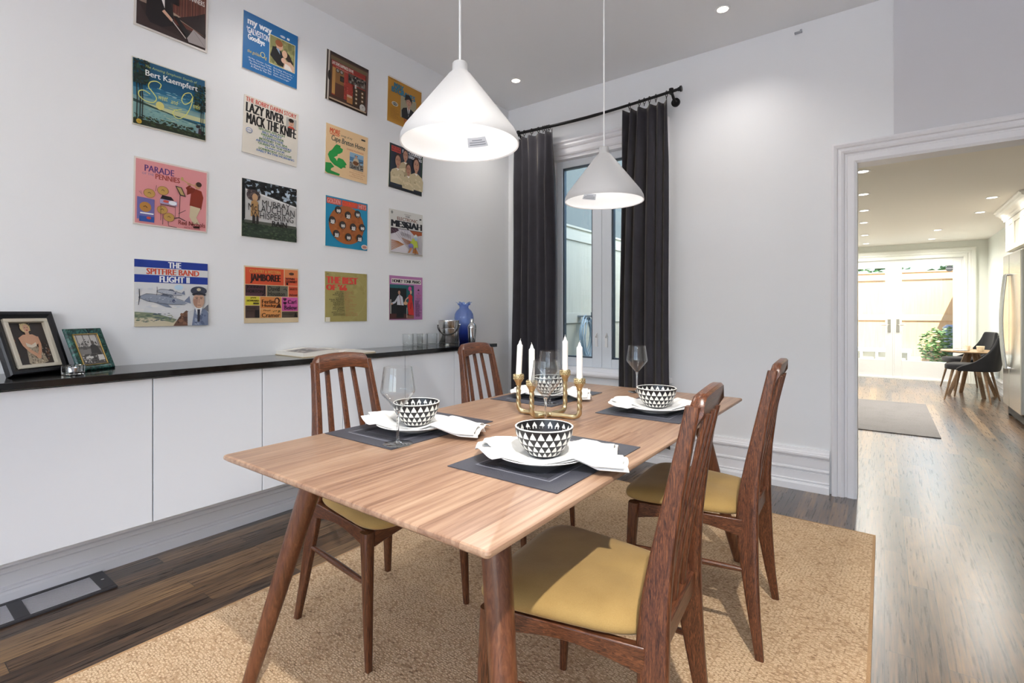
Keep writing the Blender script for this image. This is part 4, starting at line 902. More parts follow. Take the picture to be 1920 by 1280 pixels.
def a_honky(p):
    p.rect(0, 0, 1, 1, '#b275a6'); p.rect(.06, .83, .955, .935, '#eae2dc'); p.text('HONKY TONK PIANO', .08, .845, .935, .92, '#2a2226', .05)
    p.rect(.01, .02, .73, .80, '#1f5c60'); p.rect(.01, .02, .50, .72, '#15181a'); p.rect(.03, .02, .05, .46, '#d9d6cc'); p.rect(.03, .06, .36, .075, '#cfc6bc'); p.rect(.01, .02, .73, .14, '#4a2420'); p.rect(.5, .02, .73, .10, '#8c5a48')
    p.ell(.275, .66, .055, .028, '#17110f'); p.ell(.27, .69, .035, .035, '#17110f'); p.ell(.28, .62, .033, .045, '#b98a70')
    p.poly([(.22, .33), (.22, .52), (.29, .58), (.38, .52), (.42, .32)], '#c9cbd2'); p.line([(.29, .57), (.34, .33)], .014, '#7a2c26'); p.line([(.24, .50), (.16, .40), (.06, .36)], .045, '#bfc2ca'); p.ell(.07, .36, .03, .02, '#b98a70')
    p.poly([(.20, .05), (.22, .34), (.42, .33), (.42, .05)], '#100e10'); p.line([(.51, .05), (.51, .28)], .012, '#d8cfc4')
    p.ell(.60, .72, .05, .055, '#c2418c'); p.ell(.63, .64, .03, .045, '#cfa088'); p.poly([(.55, .56), (.62, .60), (.68, .54), (.67, .42), (.57, .43)], '#c2302c'); p.poly([(.57, .44), (.68, .44), (.73, .10), (.56, .12), (.52, .35)], '#c8342e'); p.line([(.55, .52), (.48, .47), (.43, .36)], .03, '#cfa088'); p.ell(.47, .38, .06, .04, '#c9a07c'); p.line([(.64, .40), (.62, .25)], .02, '#7c1c1c')
    p.poly([(.84, .69), (.865, .73), (.89, .69)], '#2a1a28'); p.ell(.865, .69, .032, .012, '#2a1a28'); p.text('THE', .84, .60, .89, .63, '#7c2c5a', .01); p.text('SALOON', .79, .56, .94, .585, '#c04a5a', .01); p.text('KEYS', .82, .52, .91, .545, '#c04a5a', .01); p.text('favourites', .80, .48, .94, .505, '#4a2a46', .006)
    greek(p, .76, .45, .965, 16, .024, '#4a2444', 9, th=.5)
R_ = [2.326, 2.0, 1.0]
sl = [
 (.993, 2.651, -.02, 'record sleeve with two men in tuxedos at a piano, cut off at top', '#e6e0da', a_piano),
 (.983, 2.187, .004, 'record sleeve with yellow script over a blue lake at sunset', '#d8d6c4', a_sea),
 (.990, 1.720, -.014, 'pink record sleeve with a trumpeter, cymbals and drums', '#e6d8d0', a_pennies),
 (.992, 1.241, 0, 'record sleeve with two blue title bands, flying aircraft and a capped pilot', None, a_spit),
 (1.487, 2.642, -.025, 'bright blue record sleeve with a couple embracing in a cream bordered photo', None, a_galv),
 (1.489, 2.180, -.042, 'cream record sleeve with large black capitals and green and blue song titles', None, a_darin),
 (1.481, 1.724, -.006, 'dark record sleeve with trees above a white billboard and black lettering', None, a_rain),
 (1.493, 1.248, .002, 'record sleeve patched in orange, yellow, pink and brown name panels', None, a_jamb),
 (1.997, 2.643, -.04, 'dark red and brown record sleeve with old wall telephones', None, a_phone),
 (1.993, 2.178, -.03, 'tan record sleeve with a green island map and small square photo', None, a_cape),
 (1.992, 1.725, -.01, 'blue record sleeve with ten round faces on a brown disc', None, a_ten),
 (1.988, 1.248, 0, 'worn olive record sleeve with red stencilled title and two column song list', None, a_best),
 (2.483, 2.657, -.03, 'mustard record sleeve with a man in bow tie, partly behind the near pendant', None, a_max),
 (2.496, 2.190, -.04, 'dark record sleeve with four people in cream jackets beside the near pendant rim', None, a_four),
 (2.499, 1.727, 0, 'white record sleeve with heavy black title over an orange and grey drawing', None, a_mess),
 (2.497, 1.253, -.004, 'mauve record sleeve with a pianist in braces and a dancer in red', '#d9c4d4', a_honky)]
for y, z, r, lb, bd, fn in sl: sleeve(y, z, -r if False else r, lb, bd, fn)
# ================================================================= place settings
MAT = plain('#45464f', .36, bump=.6, bscale=420); MATD = plain('#303138', .5, bump=.6, bscale=420); MATL = plain('#85868e', .4)
def make_mat(label):
    t = thing('placemat', label, 'placemat', group='woven placemats on the table')
    b = MB(); b.box(-.168, .168, -.238, .238, 0, .0022); b.build('mat_weave', MAT, t, smooth=0)
    for ins, w, z, mm in ((.052, .004, .0027, MATL), (.07, .022, .0029, MATD)):
        b = MB(); X, Y = .168-ins, .238-ins
        for q in ((-X, -X+w, -Y, Y), (X-w, X, -Y, Y), (-X+w, X-w, -Y, -Y+w), (-X+w, X-w, Y-w, Y)): b.box(*q, .0021, z)
        o = b.build('woven_band', mm, t, smooth=0)
    return t
def make_plate(label):
    t = MB(); b = t
    b.lathe([(.0005, .004), (.05, .004), (.052, 0), (.062, 0), (.064, .004), (.085, .007), (.120, .019), (.130, .0235), (.132, .025), (.130, .0262), (.120, .0222), (.088, .0115), (.075, .0085), (.0005, .0075)], 56)
    return tag(b.build('dinner_plate', M['china'], smooth=.7), label, 'plate', 'white plates on the placemats')
BLK = plain('#1c1b1d', .3); BW = plain('#efeee6', .35)
def bowl_r(z):      # outer radius against height 0..0.078
    k = max(0, min(1, z/.078)); return .036 + .042*math.sin(k*PI/2)**.85
def make_bowl(label):
    b = MB(); n = 48
    prof = [(.0005, .001), (.032, 0.0), (.034, .001)] + [(bowl_r(.078*i/10), .078*i/10) for i in range(11)] + [(.0785, .0795), (.0765, .0805), (.0745, .0795)] + [(bowl_r(.078*(10-i)/10)-.0045, .078*(10-i)/10+.002) for i in range(1, 10)] + [(.0005, .007)]
    b.lathe(prof, n, 0)
    # cream rim line and rows of triangles glazed on the wall
    b.lathe([(.0783, .0778), (.0790, .0797), (.0765, .0809), (.0742, .0797)], n, 1)
    def tri_row(z0, z1, cnt, off, inside=False):
        for i in range(cnt):
            a0 = 2*PI*(i+off)/cnt; hw = 2*PI/cnt*.43; m_ = 5; vs = []; fs = []
            for j in range(m_+1):
                z = z0+(z1-z0)*j/m_; r = (bowl_r(z)+.0004) if not inside else bowl_r(z)-.0051
                w_ = hw*(1-(j/m_)**1.4)
                if j == m_: w_ = .006
                for s in (-1, 0, 1): vs.append((r*math.cos(a0+s*w_), r*math.sin(a0+s*w_), z))
            for j in range(m_):
                for q in (0, 1): fs.append((j*3+q, j*3+q+1, j*3+q+4, j*3+q+3))
            b.add(vs, fs, 1)
    for r, (z0, z1) in enumerate(((.0565, .0745), (.0385, .0545), (.0215, .0365), (.0065, .0195))): tri_row(z0, z1, 22, .5*(r % 2))
    tri_row(.0565, .0745, 20, .2, True); tri_row(.036, .053, 20, .7, True)
    return tag(b.build('patterned_bowl', [BLK, BW], smooth=.6), label, 'bowl', 'black bowls with white triangles')
def make_napkin(label, seed, L0=.25, L1=.23, W=.12, droop=(.6, 1)):
    """linen napkin gathered under the bowl: a soft rounded lobe on one side, a hemmed folded fan on the other"""
    rd = random.Random(seed); b = MB(); ph = [rd.uniform(0, 6) for _ in range(8)]
    nu, nv = 64, 36
    def fn(layer):
        def g(u, v):
            s = (v-.5)*2; x = -L0 + (L0+L1)*u
            if x < 0: x *= (1 - .34*abs(s)**2.6)                      # rounded lobe
            else: x *= (1 + .035*math.sin(5*s+ph[3]) - .05*s)          # wavy hem
            fan = min(1, abs(x)/.16); wd = W*(.70 + (.34 if x < 0 else .26)*fan) * (1 - .12*layer)
            y = s*wd + .018*math.sin(7*x+ph[0])*fan + (.016 if x < 0 else -.014)*layer
            rr = math.hypot(x, y)
            base = .0085 if rr < .08 else (.0085+.017*min(1, (rr-.08)/.052) if rr < .135 else .0255)
            if rr > .132: base -= min(.0225, (rr-.132)*.5*(droop[0] if x < 0 else droop[1]))
            k = fan*(1 if rr > .06 else .3)
            fold = .010*max(0, math.sin(2.9*s+ph[5]+2*x))**1.3 + .0055*max(0, math.sin(6.3*s+ph[6]+9*x)) + .003*math.sin(11*s+ph[7]+14*x)
            if x > .08: fold += .012*max(0, math.sin(7.5*s+ph[2]))*min(1, (x-.08)/.08)
            puff = .012*(1-s*s)*fan*(1 if x < 0 else .35)
            edge = 1 if abs(s) < .85 else max(0, (1-abs(s))/.15)
            return (x + (.016 if x < 0 else -.012)*layer*fan, y, max(.0035, base) + .0022 + max(0, fold*k+puff)*(.3+.7*edge) + .007*layer*(.2+fan))
        return g
    b.grid(fn(0), nu, nv); b.grid(fn(1), nu, nv)
    o = b.build('linen_napkin', M['linen'], smooth=1.4, solid=.002)
    return tag(o, label, 'napkin', 'white linen napkins under the bowls')
def make_glass(label):
    t = thing('wine_glass', label, 'glass', group='empty wine glasses on the table')
    n = 48
    b = MB(); b.lathe([(.0005, .004), (.012, .0035), (.043, .0016), (.0445, .0008), (.043, 0), (.0005, 0)], n); b.build('foot', M['fglass'], t, smooth=.8)
    b = MB(); b.lathe([(.0005, .003), (.012, .004), (.0055, .009), (.0040, .02), (.0037, .06), (.004, .088), (.006, .097), (.009, .102), (.0005, .1035)], 24); b.build('stem', M['crys'], t, smooth=.8)
    b = MB(); b.lathe([(.0005, .1035), (.007, .104), (.014, .110), (.048, .152), (.0518, .158), (.0525, .163), (.0518, .168), (.0475, .197), (.0425, .234), (.0419, .2347), (.0413, .234), (.0463, .197), (.0506, .168), (.0512, .163), (.0505, .159), (.0468, .1535), (.013, .1118), (.0005, .1065)], n)
    b.build('bowl', M['cglass'], t, smooth=.8)
    return t
sets = [('near left', 1.492, 1.21, 1.525, 1.19, 1.630, 1.022), ('near right', 2.068, 1.195, 2.075, 1.145, 1.862, 1.492), ('far right', 2.058, 2.055, 2.07, 1.995, 1.815, 2.42), ('far left', 1.517, 2.055, 1.53, 2.03, 1.640, 1.872)]
lab = {'near left': 'by the chair nearest the photo frames', 'near right': 'in front of the nearest chair, closest to the camera', 'far right': 'in front of the curtained window, right side of the table', 'far left': 'behind the gold candle holder, left side of the table'}
p0 = {}
glx = ['standing on the near left placemat corner, largest in view', 'rising behind the nearest patterned bowl', 'standing beyond the far right bowl, against the right curtain', 'partly behind the nearer glass and a candle']
for i, (nm, mx, my, px, py, gx, gy) in enumerate(sets):
    w = lab[nm]
    def put(key, mk, lb, loc, rz=0):
        if key in p0: o = dup(p0[key], None, None, lb)
        else: o = p0[key] = mk(lb)
        o.location = loc; o.rotation_euler = (0, 0, rz); return o
    put('mat', make_mat, 'charcoal woven placemat ' + w, (mx, my, TZ+.0005), .0)
    put('plate', make_plate, 'white plate under a napkin ' + w, (px, py, TZ+.0037))
    r_ = [.42, .50, .55, .45][i]
    nk = make_napkin('crumpled white napkin ' + w, 11+i*5, [.20, .185, .19, .18][i], [.25, .215, .215, .20][i], [.095, .115, .105, .10][i], [(.35, .5), (.4, .9), (.4, .9), (.8, .8)][i])
    nk.location = (px, py, TZ+.0037); nk.rotation_euler = (0, 0, r_)
    put('bowl', make_bowl, 'black and white triangle bowl ' + w, (px+.005, py+.0, TZ+.0037+.0145), i*.9)
    put('glass', make_glass, 'clear wine glass ' + glx[i], (gx, gy, TZ+(.0035 if i == 0 else .0008)), 0)
# ---- candle holder
t = thing('candle_holder', 'twisted gold candle holder with four arms at table centre', 'candle holder', (1.785, 1.645, TZ), rad(6))
ends = [(.122, 0, .158), (-.138, -.005, .158), (.012, .112, .172), (-.035, -.085, .150)]
CW = plain('#f4f2ee', .5, Subsurface_Weight=.1)
candle0 = None
cn = ['leftmost of the four', 'in the cup behind the front arm, second from the left', 'beside the window glass, third from the left', 'rightmost of the four']
order = [3, 0, 2, 1]
for i, (ex, ey, hz) in enumerate(ends):
    b = MB(); d = Vector((ex, ey, 0)); L_ = d.length; u = d/L_; path = [Vector((0, 0, .0105))+u*(L_-.025)*k/8 for k in range(9)]
    for k in range(1, 7): a = PI/2*k/6; path.append(u*(L_-.025+.025*math.sin(a)) + Vector((0, 0, .0105+.025*(1-math.cos(a)))))
    top = hz-.04
    for k in range(1, 26): path.append(u*L_ + Vector((0, 0, .0355+(top-.0355)*k/25)))
    rings = []; n = 15; prev = None
    for k, q in enumerate(path):
        tg = (path[min(k+1, len(path)-1)]-path[max(k-1, 0)]).normalized()
        a = Vector((-u.y, u.x, 0)); w = tg.cross(a); r0 = .0088 + (.003 if k == len(path)-1 else 0)
        rings.append([q + (a*math.cos(2*PI*j/n)+w*math.sin(2*PI*j/n))*r0*(1+.15*math.cos(3*2*PI*j/n + k*.85)) for j in range(n)])
    b.rings(rings); b.build('arm', M['gold'], t, smooth=1.0)
    b = MB(); x, y = u.x*L_, u.y*L_
    b.lathe([(.0005, top-.002), (.010, top), (.012, top+.006), (.017, top+.014), (.0195, top+.02), (.0195, hz), (.0188, hz+.001), (.0135, hz+.001), (.013, hz-.016), (.0005, hz-.016)], 24, mat=Matrix.Translation((x, y, 0)), f=lambda a, i_, r, z: (r*(1+(.03*math.cos(12*a) if .0185 < r else 0)), z))
    for row in range(3):
        for j in range(16):
            a = 2*PI*(j+.5*(row % 2))/16; b.sphere((x+.0197*math.cos(a), y+.0197*math.sin(a), top+.0225+.0065*row), .0031, 6)
    b.build('candle_cup', M['gold'], t, smooth=.8)
    # candle: a thing of its own standing in the cup
    lb = ['white taper candle rightmost in the gold holder', 'white taper candle leftmost in the gold holder, tip melted over', 'white taper candle in front of the window glass, third from the left', 'white taper candle second from the left in the gold holder'][i]
    pos = Matrix.Rotation(rad(6), 4, 'Z') @ Vector((x, y, 0))
    if candle0 is None:
        candle0 = thing('taper_candle', lb, 'candle', group='white candles in the gold holder')
        b = MB(); b.lathe([(.0005, 0), (.0112, 0), (.0115, .003), (.0112, .128), (.0106, .131), (.0065, .136), (.0045, .144), (.0025, .149), (.0005, .150)], 20); b.build('wax', CW, candle0, smooth=.7)
        b = MB(); b.tube([(0, 0, .148), (.0006, 0, .153), (.002, .0005, .157)], .0009, 6); b.build('wick', plain('#e6e2da', .8), candle0)
        cc = candle0
    else: cc = dup(candle0, None, None, lb)
    cc.location = (1.785+pos.x, 1.645+pos.y, TZ+hz-.0155); cc.rotation_euler = (rad(1.5)*(1 if i == 1 else 0), rad(2.2)*(1 if i == 1 else 0), i)
b = MB(); b.sphere((0, 0, .0105), (.0125, .0125, .0105), 16); b.build('hub', M['gold'], t)
# ================================================================= curtains
RODM = plain('#141315', .4, .3); YR = 3.646
def rodz(x): k = (x-.14)/1.5; return 2.752+.016*max(0, k-.5)*2 - .018*math.sin(PI*min(1, max(0, k)))
t = thing('curtain_rod', 'long black curtain rod above the window with round wall brackets', 'curtain rod', (0, YR, 0))
b = MB(); b.tube([(.14+1.48*i/20, 0, rodz(.14+1.48*i/20)) for i in range(21)], [.0125 if i < 12 else .0105 for i in range(21)], 14); b.build('rod', RODM, t)
for x, s in ((.14, -1), (1.62, 1)):
    z = rodz(x)
    b = MB(); b.tube([(x, 0, z), (x+s*.012, 0, z), (x+s*.014, 0, z), (x+s*.026, 0, z)], [.014, .014, .021, .021], 16); b.build('finial', RODM, t)
    b = MB(); xb = x-s*.05; yw = YB-YR
    b.tube([(xb, yw-.001, z-.05), (xb, yw-.016, z-.05)], .032, 20); b.tube([(xb, yw-.016, z-.05), (xb, yw-.04, z-.048), (xb, .018, z-.012), (xb, 0, z-.018)], [.014, .011, .010, .010], 10); b.tube([(xb, 0, z-.018), (xb, 0, z+.0185)], .0165, 12)
    b.build('bracket', RODM, t)
def curtain(label, x0t, x1t, x0b, x1b, nf, seed, rings):
    t = thing('curtain', label, 'curtain', (0, YR, 0), group='charcoal velvet curtains at the window')
    rd = random.Random(seed); ph = [rd.uniform(0, 6) for _ in range(6)]; zt, zb = 2.705, .15
    def warp(u): return u + .035*math.sin(2*PI*u*1.5+ph[0]) * (4*u*(1-u))
    def fn(u, v):
        z = zt+(zb-zt)*v; k = min(1, v*6); w = warp(u)
        a = x0t+(x0b-x0t)*v**.8; c = x1t+(x1b-x1t)*v**.8
        amp = .020+.016*k; ft = 2*PI*nf*u
        ft += .9*math.sin(2*PI*u+ph[4])*k; y = -amp*(1+.35*math.sin(5*u+ph[2]))*math.cos(ft+.35*math.sin(3*v+ph[1])) + .006*math.sin(2*ft+ph[2]+2*v)*k + .004*math.sin(9*v+7*u+ph[3])
        x = a+(c-a)*w + .012*k*math.sin(ft+ph[4]+1.2*v) + .006*math.sin(5*v+ph[5])
        return (x, y-.006, z - rdz(u)*(1-k))
    def rdz(u): return .012*abs(math.sin(PI*nf*u))
    b = MB(); b.grid(fn, nf*14, 60); b.build('curtain_panel', M['char'], t, smooth=1.5, solid=.004)
    for rx in rings:
        b = MB(); z = rodz(rx); b.tube([(rx+.002*math.sin(2*PI*i/20), .019*math.cos(2*PI*i/20), z-.006+.021*math.sin(2*PI*i/20)) for i in range(20)], .0026, 8, loop=True)
        b.tube([(rx, -.001, z-.027), (rx, -.003, z-.044)], .0032, 8); b.build('curtain_ring', RODM, t)
    return t
curtain('charcoal velvet curtain left of the window, nearest the room corner', .168, .565, .165, .625, 5, 3, (.185, .255, .335, .405, .455, .475, .495, .515))
curtain('charcoal velvet curtain right of the window, beside the bare wall', 1.196, 1.540, 1.165, 1.560, 5, 8, (1.245, 1.325, 1.365, 1.405, 1.455, 1.535))
# small bracket left on the wall near the ceiling
b = MB(); b.box(-.022, .022, -.018, 0, -.005, .006); b.box(.010, .022, -.024, -.018, -.009, .012); tag(b.build('wall_hook', plain('#a6a8ae', .5), bevel=.002, smooth=0, loc=(2.372, YB, 2.973)), 'tiny grey hook high on the bare wall near the ceiling', 'hook')
# ================================================================= things on the black top
CT = .905
def frame(name, label, loc, rz, lean, W, H, bw, th, mat, lip, art):
    """picture frame leaning back on an easel strut; faces +x"""
    t = thing(name, label, 'photo frame', loc, rz)
    T = Matrix.Rotation(-lean, 4, 'Y')
    b = MB(); w, h = W/2, H
    z0 = th*math.sin(lean)*.9; rings = []
    for ins, d in ((.002, -th), (0, -th*.9), (0, -.006), (.004, 0), (bw*.45, 0), (bw, -th*.35), (bw, -th)):
        rings.append([(d, -w+ins, z0+ins), (d, w-ins, z0+ins), (d, w-ins, h-ins), (d, -w+ins, h-ins)])
    rings.append(rings[0]); b.rings(rings, cap=False, mat=T)
    b.build('frame_border', mat, t, smooth=.4)
    b = MB(); e = lip[1]
    for q in ((-w+bw, w-bw, bw, bw+e), (-w+bw, w-bw, h-bw-e, h-bw), (-w+bw, -w+bw+e, bw+e, h-bw-e), (w-bw-e, w-bw, bw+e, h-bw-e)): b.box(-th*.6, -.001+lip[2], q[0], q[1], q[2], q[3], mat=T)
    b.build('frame_lip', lip[0], t, smooth=0, bevel=.0015)
    b = MB(); pw, ph = W-2*bw-2*e, H-2*bw-2*e
    b.box(-th*.8, -th*.5, -pw/2, pw/2, bw+e, h-bw-e, mat=T, col=srgb('#222222'))
    p = Print(b, pw, ph, lambda a, c, d: T @ Vector((-th*.5+d, a-pw/2, bw+e+c)), .0001); art(p)
    b.build('photograph', INK, t, smooth=0, fix=False)
    b = MB(); foot = -math.sin(lean)*H*.72 - .05
    b.prism([(-math.sin(lean)*H*.68-th*1.3, math.cos(lean)*H*.68), (-math.sin(lean)*H*.62-th, math.cos(lean)*H*.62), (foot+.012, 0), (foot, 0)], 'y', -.02, .02)
    b.build('easel_strut', plain('#101010', .7), t, smooth=0)
    return t
def a_blonde(p):
    p.rect(0, 0, 1, 1, '#3a3330'); p.specks(.02, .2, .12, .9, 12, .04, ['#8a5a3c', '#5c3c2c'], 3); p.specks(.85, .1, .99, .5, 10, .04, ['#9a8c84', '#6a4a3a'], 4); p.rect(0, 0, .08, .3, '#a08a6c')
    p.poly([(.30, .05), (.34, .35), (.42, .52), (.60, .52), (.70, .38), (.80, .2), (.84, .06), (.6, .0), (.4, .0)], '#b3a58e'); p.specks(.36, .03, .8, .45, 30, .03, ['#8a7c68', '#d8ccb4', '#74685a'], 6)
    p.poly([(.24, .66), (.36, .72), (.62, .72), (.74, .66), (.70, .5), (.62, .44), (.50, .47), (.38, .44), (.30, .52)], '#d9a888')
    p.line([(.25, .66), (.30, .48), (.42, .33), (.58, .22)], .085, '#d9a888'); p.line([(.72, .66), (.74, .48), (.70, .33), (.62, .2)], .085, '#d5a282')
    p.ell(.61, .19, .07, .05, '#d9a888'); p.rect(.43, .70, .54, .80, '#d9a888'); p.poly([(.36, .53), (.5, .47), (.64, .53), (.64, .44), (.5, .40), (.36, .44)], '#e4d8c4')
    p.ell(.47, .88, .14, .11, '#e6cf9c'); p.specks(.34, .80, .62, .98, 20, .03, ['#f0deb4', '#d2b67c'], 2); p.ell(.49, .865, .082, .088, '#e0b294'); p.ell(.50, .82, .028, .012, '#b03a34', 10)
    for x in (.46, .53): p.rect(x-.02, .872, x+.02, .88, '#3a2418'); p.rect(x-.022, .893, x+.022, .898, '#7a5434')
def a_cafe(p):
    p.rect(0, 0, 1, 1, '#8a8682'); p.rect(0, .6, 1, 1, '#c9c6c2')
    for x in (.1, .38, .66, .95): p.rect(x-.015, .58, x+.015, 1, '#4a4744')
    p.rect(0, .52, 1, .6, '#6a6764'); p.specks(.05, .55, .95, .85, 12, .06, ['#8c8986', '#5a5754'], 4)
    p.poly([(.48, .30), (.56, .62), (.70, .68), (.86, .6), (.96, .3)], '#3c3a38'); p.ell(.70, .72, .07, .075, '#55504c'); p.poly([(.2, .5), (.25, .62), (.34, .62), (.38, .5)], '#5c5956'); p.ell(.295, .66, .04, .05, '#8c8884')
    p.poly([(0, 0), (0, .22), (.2, .34), (.72, .36), (1, .22), (1, 0)], '#55514e'); p.specks(.05, .03, .95, .34, 20, .07, ['#d6d3ce', '#2c2a28', '#a8a49f'], 7, .5); p.rect(.72, .12, .98, .3, '#d9d6d0'); p.rect(.2, .2, .5, .26, '#dedbd5')
leath = plain('#141418', .35, bump=.5, bscale=160)
def marble():
    m, nt, out = nodes('green_marble'); b = bsdf(nt, out, None, .2); L = nt.links.new
    tc = N(nt, 'ShaderNodeTexCoord'); nz = N(nt, 'ShaderNodeTexNoise', i_Scale=45.0, i_Detail=6.0, i_Roughness=.7, i_Distortion=1.5); rp = ramp(nt, [(.35, '#0c1d1c'), (.52, '#1e4a44'), (.62, '#3c7a6c'), (.72, '#12302c')])
    L(tc.outputs['Object'], nz.inputs['Vector']); L(nz.outputs[0], rp.inputs[0]); L(rp.outputs[0], b.inputs['Base Color']); return m
frame('photo_frame', 'black leather photo frame, cream inner edge, person in strapless dress', (.165, .492, CT), rad(30), rad(21), .225, .268, .032, .03, leath, (plain('#d8d0be', .5), .014, .002), a_blonde)
frame('photo_frame', 'green marbled photo frame with gold edge and a grey cafe photograph', (.147, .668, CT), rad(28), rad(24), .16, .195, .026, .012, marble(), (plain('#b59a5c', .35, 1), .004, .001), a_cafe)
t = thing('tealight_holder', 'thick clear glass tealight holder between the two photo frames', 'candle holder', (.272, .556, CT))
b = MB(); b.lathe([(.0005, 0), (.034, 0), (.036, .002), (.036, .036), (.034, .038), (.024, .038), (.0235, .012), (.0005, .012)], 32); b.build('glass_body', M['crys'], t, smooth=.6)
b = MB(); b.lathe([(.0005, .0125), (.019, .0125), (.0195, .028), (.0185, .0285), (.018, .026), (.0005, .026)], 24); b.build('tealight_cup', M['chrome'], t, smooth=.5)
# ---- open picture book
t = thing('open_book', 'large open picture book lying on the black top behind a chair', 'book', (.17, 1.735, CT), 0)
PAG = plain('#e9e4da', .6); W_, D_ = .225, .155
for s in (-1, 1):
    b = MB(); rings = []; n = 16
    for i in range(n+1):
        k = i/n; y = s*(.002+W_*k); z = .010+.016*math.sin(PI*min(1, k*1.15)**.6)*(1-.25*k) if s > 0 else .010+.022*math.sin(PI*min(1, k*1.02)**.55)*(1-.3*k)+.012*k
        if k == 0: z = .006
        rings.append([(-D_, y, .004), (D_, y, .004), (D_, y, max(z, .008)), (-D_, y, max(z, .008))])
    b.rings(rings); b.build('page_block', PAG, t, smooth=.5)
    # printed spread
    b = MB(); vs = []; cs = [((.06, .92, .25, .95), '#8a807c'), ((.1, .5, .3, .9), '#b5a9a4'), ((.55, .86, .35, .8), '#5f5a58')] if s < 0 else [((.55, .9, .55, .9), '#c9c6c2')]
    def zz(k):
        z = .010+.016*math.sin(PI*min(1, k*1.15)**.6)*(1-.25*k) if s > 0 else .010+.022*math.sin(PI*min(1, k*1.02)**.55)*(1-.3*k)+.012*k
        return max(z, .008)
    for q, ((a0, a1, x0, x1), h) in enumerate(cs):
        pts = []; m_ = 10
        for i in range(m_+1):
            k = a0+(a1-a0)*i/m_
            for xx in (x0, x1): pts.append((-D_+2*D_*xx, s*(.002+W_*k), zz(k)+.0012+.0003*q))
        b.add(pts, [(2*i, 2*i+1, 2*i+3, 2*i+2) for i in range(m_)], 0, srgb(h))
    rd = random.Random(5+s)
    for q in range(14):
        k = rd.uniform(.12, .8); xx = rd.uniform(.3, .8); dk, dx = rd.uniform(.03, .12), rd.uniform(.03, .1); h = rd.choice(['#d8d2cc', '#6d6664', '#aaa09a']) if s < 0 else '#d5d2cd'
        b.add([(-D_+2*D_*xx, s*(.002+W_*k), zz(k)+.0025), (-D_+2*D_*(xx+dx), s*(.002+W_*k), zz(k)+.0025), (-D_+2*D_*(xx+dx), s*(.002+W_*(k+dk)), zz(k+dk)+.0025), (-D_+2*D_*xx, s*(.002+W_*(k+dk)), zz(k+dk)+.0025)], [(0, 1, 2, 3)], 0, srgb(h))
    b.build('printed_picture', INK, t, smooth=0)
b = MB(); b.box(-D_-.004, D_+.004, -W_-.006, W_+.006, .0003, .0038); b.build('book_cover', plain('#c9b899', .6), t, smooth=0)
t.rotation_euler = (0, 0, rad(-3))
# ---- tumblers
tg = None
for x, y, lb in ((.105, 2.425, 'clear glass tumbler leftmost of the row on the black top'), (.165, 2.505, 'clear glass tumbler second from the left, in front'), (.085, 2.535, 'clear glass tumbler third from the left, near the wall'), (.14, 2.625, 'clear glass tumbler beside the steel ice bucket')):
    if tg is None:
        tg = thing('tumbler', lb, 'glass', group='clear tumblers on the black top')
        b = MB(); b.lathe([(.0005, .014), (.034, .014), (.0365, .018), (.0385, .088), (.0375, .0885), (.0375, .0885)], 36); b.lathe([(.040, .088), (.039, .0895), (.0375, .0885)], 36); b.lathe([(.040, .088), (.0385, .016)], 36); b.build('glass_wall', M['cglass'], tg, smooth=.8)
        b = MB(); b.lathe([(.0005, 0), (.036, 0), (.038, .002), (.0384, .0135), (.0005, .0138)], 24, f=lambda a, i, r, z: (r*(1+.02*math.cos(12*a)) if r > .03 else r, z)); b.build('glass_base', M['fglass'], tg, smooth=.5)
        o = tg
    else: o = dup(tg, None, None, lb)
    o.location = (x, y, CT+.0004)
# ---- ice bucket
t = thing('ice_bucket', 'brushed steel ice bucket with a swing handle on the black top', 'ice bucket', (.145, 2.80, CT), rad(35))
R1, H1 = .079, .182
b = MB(); b.lathe([(.0005, .0), (.072, 0), (.074, .003), (.0745, .016), (.0755, .018), (.078, .12), (.0785, .122), (.0775, .124), (.0785, .126), (.0795, H1-.01), (.081, H1-.004), (.0805, H1), (.077, H1), (.076, H1-.01), (.074, .02), (.0005, .016)], 48); b.build('bucket_body', plain('#cbc8c4', .2, 1, bump=.12, bscale=40), t, smooth=.5)
b = MB(); b.lathe([(.0752, .006), (.0762, .007), (.0762, .014), (.0752, .015)], 48); b.build('base_band', plain('#141414', .4), t)
b = MB(); n = 24
b.tube([((R1+.006)*math.cos(PI+PI*i/n)*1.0, -.075*math.sin(PI*i/n)*1.0, .150-.075*math.sin(PI*i/n)) for i in range(n+1)], .0042, 10); b.build('handle', plain('#5a5856', .2, 1), t)
b = MB(); b.tube([((R1+.006)*math.cos(PI+PI*i/n)*1.0, -.075*math.sin(PI*i/n)*1.0-.001, .150-.075*math.sin(PI*i/n)) for i in range(8, 17)], .0066, 10); b.build('grip', plain('#131313', .4), t)
for s in (-1, 1):
    b = MB(); b.tube([(s*.076, 0, .150), (s*.09, 0, .150)], .006, 12); b.build('handle_pivot', M['steel'], t)
# ---- cocktail shaker
t = thing('cocktail_shaker', 'polished steel cocktail shaker in front of the blue vase', 'shaker', (.215, 2.985, CT))
b = MB(); b.lathe([(.0005, 0), (.026, 0), (.027, .002), (.031, .06), (.035, .112), (.0352, .118), (.0005, .119)], 40); b.build('shaker_body', M['chrome'], t, smooth=.5)
b = MB(); b.lathe([(.0005, .1195), (.0358, .1195), (.0362, .123), (.035, .128), (.033, .142), (.024, .157), (.0175, .163), (.0005, .1635)], 40); b.build('shaker_shoulder', M['chrome'], t, smooth=.6)
b = MB(); b.lathe([(.0005, .164), (.0165, .164), (.0168, .168), (.0155, .188), (.013, .193), (.0005, .1935)], 32); b.build('shaker_cap', M['chrome'], t, smooth=.6)
